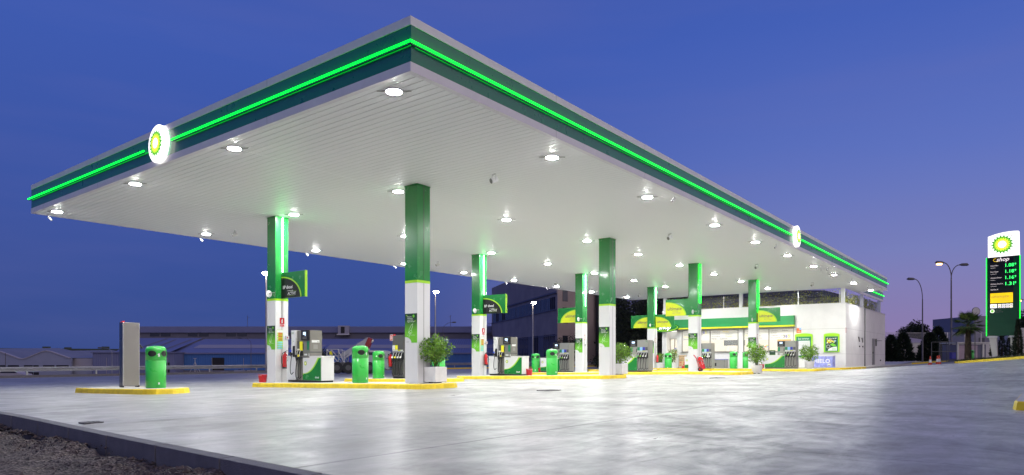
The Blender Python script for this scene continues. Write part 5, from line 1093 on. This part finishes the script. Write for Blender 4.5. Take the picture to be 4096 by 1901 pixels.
for k in range(5): b.tube([(-2.2, 0, (4.2+k*.5)*KS), (0, 0, (4.2+k*.5)*KS)], .04, 'iron', 5)
for k in range(4): b.tube([(-2.2+k*.7, 0, 4.2*KS), (-2.2+k*.7, 0, 6.2*KS)], .04, 'iron', 5)
b.box(-2.3, 0, -.5, .5, 4.0*KS, 4.2*KS, 'iron'); b.build('balcony', t)
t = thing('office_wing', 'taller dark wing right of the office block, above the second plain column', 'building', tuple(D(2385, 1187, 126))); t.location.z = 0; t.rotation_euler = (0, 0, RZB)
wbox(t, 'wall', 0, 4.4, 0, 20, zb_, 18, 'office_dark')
# ------------------------------------------------------------------ trees
def tree(name, label, loc, h, rad, n, size, m='tree_leaf', cat='tree', cz=None, group=None, clumps=9, seed=0, tr=.12):
    random.seed(seed+int(abs(loc[0])*7)); t = thing(name, label, cat, loc, 0, group); cz = cz or h-rad[2]
    b = MB(); b.tube([(0, 0, -.3), (.05, 0, cz*.5), (0, 0, cz)], [tr, tr*.8, tr*.5], 'bark', 8)
    cl = []
    for k in range(clumps):
        d = V((random.gauss(0, 1), random.gauss(0, 1), random.gauss(0, 1))).normalized()*random.uniform(.35, .8); c = V((d.x*rad[0], d.y*rad[1], cz+d.z*rad[2])); cl.append(c)
        b.tube([(0, 0, cz*.6), (c.x*.5, c.y*.5, (cz*.6+c.z)/2+.1), c], [tr*.45, tr*.3, tr*.12], 'bark', 5)
    b.build('trunk', t); b = MB()
    for c in cl: q = random.uniform(.38, .6); b.leaves(c, (rad[0]*q, rad[1]*q, rad[2]*q*.9), n//clumps, size, m, hollow=.25)
    b.build('crown', t); return t
def conifer(name, label, loc, h, r, n, size, group=None, seed=0, m='conifer_leaf'):
    random.seed(seed+int(abs(loc[0])*3)); t = thing(name, label, 'tree', loc, 0, group); MB().tube([(0, 0, -.2), (0, 0, h*.9)], [.08, .02], 'bark', 6).build('trunk', t); b = MB()
    for i in range(n):
        z = random.random()**1.2; a = random.uniform(0, 2*PI); k = 1+.35*noise.noise(V((math.cos(a)*2, math.sin(a)*2, z*5+seed))); rr = r*k*(1-z)**.6*(.35+.65*random.random()**.4); p = V((math.cos(a)*rr, math.sin(a)*rr, .1+z*h))
        d = V((math.cos(a), math.sin(a), random.uniform(.3, 1.4))).normalized()*size*random.uniform(.6, 1.5); s_ = d.cross(V((random.gauss(0, 1), random.gauss(0, 1), random.gauss(0, 1)))).normalized()*size*.25
        b.add([p-s_, p+s_, p+d], [(0, 1, 2)], m)
    b.build('crown', t); return t
def at(u, v, d): return tuple(D(u, v, d))
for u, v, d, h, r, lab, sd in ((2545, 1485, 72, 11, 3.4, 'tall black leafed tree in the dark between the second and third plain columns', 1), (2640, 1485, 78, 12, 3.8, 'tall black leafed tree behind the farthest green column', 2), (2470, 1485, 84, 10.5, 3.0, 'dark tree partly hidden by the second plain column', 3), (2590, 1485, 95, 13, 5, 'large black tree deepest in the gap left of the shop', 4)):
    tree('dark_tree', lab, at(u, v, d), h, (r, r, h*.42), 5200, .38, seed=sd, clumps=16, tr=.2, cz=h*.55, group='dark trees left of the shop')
tree('roadside_bush', 'low dark bush in front of the office block left of a green column', at(2275, 1470, 76), 3.6, (2.3, 1.6, 1.5), 2600, .2, seed=5, cat='bush')
tree('roadside_bush', 'small dark bush behind the pump marked 14 beside the lifting truck', at(1290, 1498, 62), 2.6, (1.1, 1.0, 1.0), 900, .18, seed=6, cat='bush')
tree('roadside_bush', 'low dark undergrowth below the office wing between two green columns', at(2425, 1485, 66), 2.8, (1.8, 1.4, 1.3), 2000, .2, seed=7, cat='bush')
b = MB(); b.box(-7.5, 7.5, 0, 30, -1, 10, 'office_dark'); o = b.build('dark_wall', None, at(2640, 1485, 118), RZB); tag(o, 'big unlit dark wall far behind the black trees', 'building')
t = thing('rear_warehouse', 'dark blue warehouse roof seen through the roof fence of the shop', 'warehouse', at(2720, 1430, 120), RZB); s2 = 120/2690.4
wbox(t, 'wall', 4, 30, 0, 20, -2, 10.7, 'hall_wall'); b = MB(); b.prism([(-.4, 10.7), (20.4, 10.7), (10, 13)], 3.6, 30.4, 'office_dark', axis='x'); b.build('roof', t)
# ------------------------------------------------------------------ right background
t = far('garden_wall', 'pale boundary wall with mesh fence panels on top, right of the shop', 'wall', 3480, 1449, 70); s2 = 70/2690.4; WX = lambda u: (u-3480)*s2
MB().box(0, WX(3990), 0, .2, -.5, (1449-1373)*s2, 'garden_wall').build('wall', t); b = MB(); x = 0; zz0 = (1449-1372)*s2; zz1 = (1449-1331)*s2
b.box(0, WX(3990), .08, .11, zz1-.04, zz1, 'galv'); b.box(0, WX(3990), .08, .11, zz0+.03, zz0+.07, 'galv')
while x < WX(3990): b.box(x, x+.012, .09, .10, zz0, zz1, 'galv'); x += .11
for k in range(7): b.box(0, WX(3990), .09, .10, zz0+.15+k*.13, zz0+.16+k*.13, 'galv')
b.build('mesh_panel', t)
for u in (3607, 3612, 3690, 3714, 3780, 3790, 3860, 3925): MB().box(WX(u), WX(u)+.07, .06, .13, zz0, zz1+.04, 'trim').build('fence_post', t)
t = far('mauve_shed', 'long mauve roofed shed seen through the mesh fence right of the shop', 'warehouse', 3480, 1449, 92); s3 = 92/2690.4; wbox(t, 'wall', 0, 9.5, 0, 10, -1, (1449-1372)*s3, 'hall_wall'); b = MB(); b.quad((-.2, -.2, (1449-1372)*s3), (9.8, -.2, (1449-1372)*s3), (9.8, 9, (1449-1338)*s3), (-.2, 9, (1449-1338)*s3), 'mauve_roof'); b.build('roof', t)
t = far('grey_house', 'plain grey building behind the palm and the price sign', 'building', 3895, 1440, 82); s3 = 82/2690.4; wbox(t, 'wall', 0, 130*s3, 0, 8, -1, (1440-1264)*s3, 'grey_house'); wbox(t, 'window', .6, 1.3, -.05, -.005, 2.0, 2.7, 'black')
t = far('white_annex', 'pale wall of a building at the right edge behind the cypress', 'building', 4060, 1440, 78); s3 = 78/2690.4; wbox(t, 'wall', 0, 6, 0, 6, -1, (1440-1312)*s3, 'garden_wall'); wbox(t, 'ledge', -.1, 6.1, -.1, 0, (1440-1359)*s3, (1440-1356)*s3, 'trim')
for u, d, h, r, lab, sd, v in ((3645, 105, 6.2, 1.6, 'round dark tree behind the fence, left of the single arm street lamp', 11, 1440), (3610, 150, 4.8, 1.5, 'small distant dark tree just right of the shop', 12, 1440), (3560, 170, 5.2, 2.2, 'low distant dark trees against the pink sky beside the shop', 13, 1440), (3685, 100, 5.2, 1.3, 'dark tree behind the foot of the single arm street lamp', 14, 1440), (3835, 95, 6.0, 2.6, 'broad dark tree behind the palm', 15, 1440), (3770, 98, 4.4, 1.2, 'small dark tree between the two curved street lamps', 16, 1440), (4100, 90, 6.5, 1.9, 'dark tree at the right edge behind the price sign', 17, 1440)):
    tree('background_tree', lab, at(u, v, d), h, (r, r, h*.3), 2600, .30, seed=sd, group='dark trees against the sky on the right')
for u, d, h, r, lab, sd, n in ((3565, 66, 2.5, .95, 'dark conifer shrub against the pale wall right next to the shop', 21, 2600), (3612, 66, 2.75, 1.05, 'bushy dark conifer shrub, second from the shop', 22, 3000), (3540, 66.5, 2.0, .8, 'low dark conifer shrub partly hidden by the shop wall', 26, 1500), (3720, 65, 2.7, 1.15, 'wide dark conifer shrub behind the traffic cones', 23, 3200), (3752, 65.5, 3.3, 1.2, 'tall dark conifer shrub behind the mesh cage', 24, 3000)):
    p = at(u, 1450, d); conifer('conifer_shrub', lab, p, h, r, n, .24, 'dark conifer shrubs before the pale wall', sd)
for u, lab, sd in ((3976, 'thin leaning shrub left under the price sign', 31), (4008, 'thin shrub in the middle under the price sign', 32), (4040, 'thin shrub right under the price sign', 33)):
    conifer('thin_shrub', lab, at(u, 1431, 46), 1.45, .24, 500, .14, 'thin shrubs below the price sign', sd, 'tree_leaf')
conifer('cypress', 'tall narrow cypress at the right side of the price sign', at(4073, 1428, 43.5), 2.3, .26, 1500, .12, None, 41); conifer('cypress', 'short dark cypress tight against the tall narrow one', at(4060, 1428, 44), 1.3, .24, 600, .12, None, 42)
# palm
p = at(3872, 1441, 47); random.seed(77); t = thing('palm_tree', 'fan palm with a rough brown trunk left of the price sign', 'palm tree', p); s2 = 47/2690.4; hT = (1441-1300)*s2
b = MB(); b.lathe([(.21, -.3), (.22, .2), (.20, hT*.4), (.15, hT*.75), (.12, hT)], 'bark', n=14)
for i in range(420):
    a = random.uniform(0, 2*PI); z = random.uniform(0, hT*.95); r = .2 if z < hT*.4 else .2-.07*(z-hT*.4)/(hT*.6); q = V((math.cos(a)*r, math.sin(a)*r, z)); d = V((math.cos(a), math.sin(a), .8))*.07; s_ = V((-math.sin(a), math.cos(a), 0))*.02; b.add([q-s_, q+s_, q+d], [(0, 1, 2)], 'bark')
b.build('trunk', t); b = MB(); c = V((0, 0, hT))
for i in range(38):
    a = 2*PI*i*.381966; el = 1.25-2.0*(i/37)+random.gauss(0, .1); L_ = random.uniform(.75, 1.05); d = V((math.cos(a)*math.cos(el), math.sin(a)*math.cos(el), math.sin(el))); e = c+d*L_*.55; sd = d.cross(V((0, 0, 1))).normalized(); nn = sd.cross(d)
    b.tube([c, e], [.018, .010], 'palm_leaf', 5)
    for k in range(19):
        th = (k-9)/9*1.25; dd = (d*math.cos(th)+sd*math.sin(th)).normalized(); l = L_*.75*(1-.25*abs(th)); tip = e+dd*l+V((0, 0, -.25*l*(.6+abs(th)*.5))); m_ = e+dd*l*.55+V((0, 0, -.03)); w_ = dd.cross(nn).normalized()*.028
        b.add([e, m_-w_, tip, m_+w_], [(0, 1, 2, 3)], 'palm_leaf')
b.build('crown', t)
# small shed, cage, bins, mirror
t = far('utility_shed', 'small grey shutter shed with a flat white roof behind the palm', 'shed', 3827, 1440, 56); s2 = 56/2690.4; wbox(t, 'wall', .06, 120*s2, .1, 2, -.4, 62*s2, 'hall_wall'); wbox(t, 'shutter', .2, 85*s2, .06, .095, -.4, 58*s2, 'mauve_roof'); MB().box(0, 150*s2, -.1, 2.2, 66*s2, 71*s2, 'garden_wall').build('roof', t)
for u in (3829, 3930): MB().box(WX(0), 0, 0, 0, 0, 0, 'white') if False else MB().box((u-3827)*s2, (u-3827)*s2+.14, -.02, .09, -.4, 66*s2, 'garden_wall').build('pillar', t)
t = far('mesh_cage', 'dark wire cage enclosure left of the utility shed', 'cage', 3763, 1445, 54); s2 = 54/2690.4; b = MB()
for x in (0, 32*s2, 62*s2):
    for y in (0, 1.2): b.box(x, x+.04, y, y+.04, -.2, 78*s2, 'iron')
for z in (.02, 38*s2, 77*s2): b.box(0, 62*s2, 0, .03, z, z+.035, 'iron'); b.box(0, 62*s2, 1.2, 1.23, z, z+.035, 'iron')
x = 0
while x < 62*s2: b.box(x, x+.006, .01, .016, 0, 77*s2, 'iron'); x += .06
b.build('frame', t); wb = thing('waste_container', 'blue waste container inside the wire cage', 'container', at(3806, 1436, 54.6), RZB); MB().box(0, .38, 0, .4, 0, .48, 'navy').build('body', wb, bevel=.03); MB().box(-.02, .40, -.02, .42, .48, .53, 'navy').build('lid', wb)
t = make_bin(at(3888, 1436, 50), 'dark green litter bin between the palm trunk and the shed', RZB); t.scale = (.62, .62, .62)
t = far('convex_mirror', 'round grey traffic mirror on a post behind the palm crown', 'mirror', 3900, 1438, 49); s2 = 49/2690.4; MB().tube([(0, 0, -.2), (0, 0, 200*s2)], .03, 'iron', 8).build('post', t); MB().tube([(.02, -.05, 192*s2), (.02, -.09, 192*s2)], .30, 'iron', 24).build('housing', t); MB().disc((.02, -.095, 192*s2), (0, -1, 0), .27, 'galv', 24).build('face', t)
def cone(u, v, d, label):
    t = thing('traffic_cone', label, 'traffic cone', at(u, v, d), 0, 'red and white traffic cones'); MB().box(-.17, .17, -.17, .17, 0, .03, 'cone_orange').build('base', t); MB().lathe([(.125, .03), (.105, .18)], 'cone_orange', n=20).lathe([(.075, .40), (.035, .64), (.02, .65)], 'cone_orange', n=20).build('body', t); MB().lathe([(.105, .18), (.075, .40)], 'white', n=20).build('reflective_band', t)
cone(3721, 1460, 50, 'red and white traffic cone standing alone, left one'); cone(3750, 1457, 51, 'red and white traffic cone, middle one of the close pair'); cone(3757, 1457, 50.4, 'red and white traffic cone next to the yellow kerb end')
# curved street lamps on the right
p = D(3690, 1449, 64); lamp('curved_lamp', 'unlit street lamp with one curved arm right of the shop', tuple(p), 6.0, [(-RT.x*.75-.0, -RT.y*.75, 1.9, None)], group=None, r=.08)
p = D(3805, 1441, 58); lamp('twin_lamp', 'street lamp with two curved arms, the left one lit orange', tuple(p), 7.1, [(-RT.x*.65, -RT.y*.65, 1.3, 'sodium'), (RT.x*.75, RT.y*.75, 1.12, None)], r=.085)
p = D(4150, 1440, 85); lamp('edge_lamp', 'orange street lamp peeking in from the right edge behind the price sign', tuple(p), 6.6, [(-RT.x*1.9, -RT.y*1.9, 1.0, 'sodium')], r=.08)

# ------------------------------------------------------------------ price pylon
a = D(3947, 1344, 45); c = D(4077, 1342, 43.7); ex = V((c.x-a.x, c.y-a.y, 0)); PW = ex.length; ang = math.atan2(ex.y, ex.x); zb0 = a.z; s2 = 44.4/2690.4
t = thing('price_sign', 'tall dark green fuel price sign with glowing sunburst panel and green edges', 'price sign', (a.x, a.y, zb0), ang); W2 = PW; H1 = (1344-1028)*s2; H2 = (1344-930)*s2
MB().box(0, W2, 0, .42, 0, H1, 'pylon_green').build('cabinet', t, bevel=.01)
tp = [(.06+(W2-.12)*k/16, H2-.22*((k/16-.75)/.75)**2) for k in range(17)]
MB().prism([(.06, H1), (W2-.03, H1)]+tp[::-1], .02, .40, 'glow_sign', axis='y').build('lit_head', t)
b = MB(); b.burst((W2*.48, .016, H1+(H2-H1)*.50), (1, 0, 0), (0, 0, 1), (0, -1, 0), .64, step=.003); b.build('sunburst', t); MB().text('bp', (W2*.74, .012, H1+(H2-H1)*.87), (1, 0, 0), (0, 0, 1), .30, 'cream', .0).build('lettering', t)
for x in (-.035, W2+.02): MB().box(x, x+.025, .02, .05, 0 if x < 0 else 1.1, H1, 'neon').build('light_edge', t)
o = MB().box(.17, W2-.30, -.004, 0, H1-.02-(1148-1034)*s2*1.35, H1-.02, 'sign_black').build('price_panel', t); b = MB(); rt, up = (1, 0, 0), (0, 0, 1); yy = -.008
b.text('shop', (W2*.50, yy, H1-.19), rt, up, .36, 'lit_text', .016, .3); b.tube([(W2*.5-.52+.18*math.sin(q), yy, H1-.20-.14*math.cos(q)) if False else (W2*.5-.30-.22*math.cos(q)*1.0, yy, H1-.20+.11*math.sin(q)) for q in [-1.9+k*.32 for k in range(11)]], .012, 'lit_yellow', 5)
for k, (n1_, n2_, pr_) in enumerate((('Diesel Plus', 'Gasóleo A', '1.08'), ('Euro Súper', 'Sin Plomo 95', '1.18'), ('Ultimate Diesel', 'Gasóleo A', '1.16'), ('Ultimate Gasolina', 'Sin Plomo 98', '1.31'))):
    z = H1-.60-k*.405; b.build('shop_lettering' if k == 0 else 'price_row', o); b = MB(); b.text(n1_, (.22, yy, z+.03), rt, up, .095, 'lit_text', .004, align='L'); b.text(n2_, (.22, yy, z-.12), rt, up, .06, 'lit_text', .001, align='L'); b.text(pr_, (1.03, yy, z), rt, up, .31, 'digit', .006, align='L', width=.46); b.text('9', (1.52, yy, z+.045), rt, up, .19, 'digit', .006, align='L')
b.build('price_row', o); b = MB(); b.text('Gasóleo B', (.22, yy, H1-2.16), rt, up, .10, 'lit_text', .004, align='L'); b.build('price_row', o)
b = MB(); b.box(.20, W2-.34, -.012, 0, H1-3.05, H1-2.40, 'lit_yellow'); b.text('ultimate', (.27, -.016, H1-2.63), rt, up, .30, 'dim_text', .003, .2, align='L'); b.text('con tecnología', (.75, -.016, H1-2.80), rt, up, .06, 'dim_text', 0, align='L'); b.text('ACTIVE', (.70, -.016, H1-2.93), rt, up, .16, 'dim_text', .002, .3, align='L'); b.build('lit_advert', t)
b = MB(); b.box(.20, .55, -.008, 0, H1-3.38, H1-3.12, 'glow_sign'); b.box(.34, .44, -.012, -.008, H1-3.30, H1-3.20, 'lit_yellow')
for k in range(4):
    for j in range(2): b.box(.62+k*.21, .79+k*.21, -.008, 0, H1-3.24-j*.14, H1-3.13-j*.14, 'glow_sign'); b.box(.65+k*.21, .76+k*.21, -.011, -.008, H1-3.22-j*.14, H1-3.17-j*.14, ('lit_yellow', 'red', 'blue', 'orange')[(k+j) % 4])
b.disc((.31, -.008, H1-3.58), (0, -1, 0), .12, 'glow_sign', 22); b.disc((.31, -.012, H1-3.58), (0, -1, 0), .09, 'emb_lgreen', 22); b.box(.24, .38, -.015, -.012, H1-3.59, H1-3.56, 'text_white'); b.text('24 horas', (.50, -.008, H1-3.52), rt, up, .09, 'pgrey', 0, align='L'); b.text('autoservicio', (.50, -.008, H1-3.64), rt, up, .08, 'pgrey', 0, align='L'); b.build('card_symbols', t)
for x0, dx in ((.1, .22), (W2-.5, -.22)):
    MB().prism([(x0+max(dx, 0)+.02, -zb0-.1+.0-.2), (x0+max(dx, 0)+.26, -zb0-.3), (x0+.42, -.12), (x0, -.12)], .12, .32, 'garden_wall', axis='y').prism([(x0-.15, -.12), (x0+.5, -.12), (x0+.42, .0), (x0-.02, .0)], .05, .38, 'planter', axis='y').build('support', t)

# lift everything so that the paving lies near z = 0
for o in list(bpy.data.objects):
    if o.parent is None: o.location.z += .8
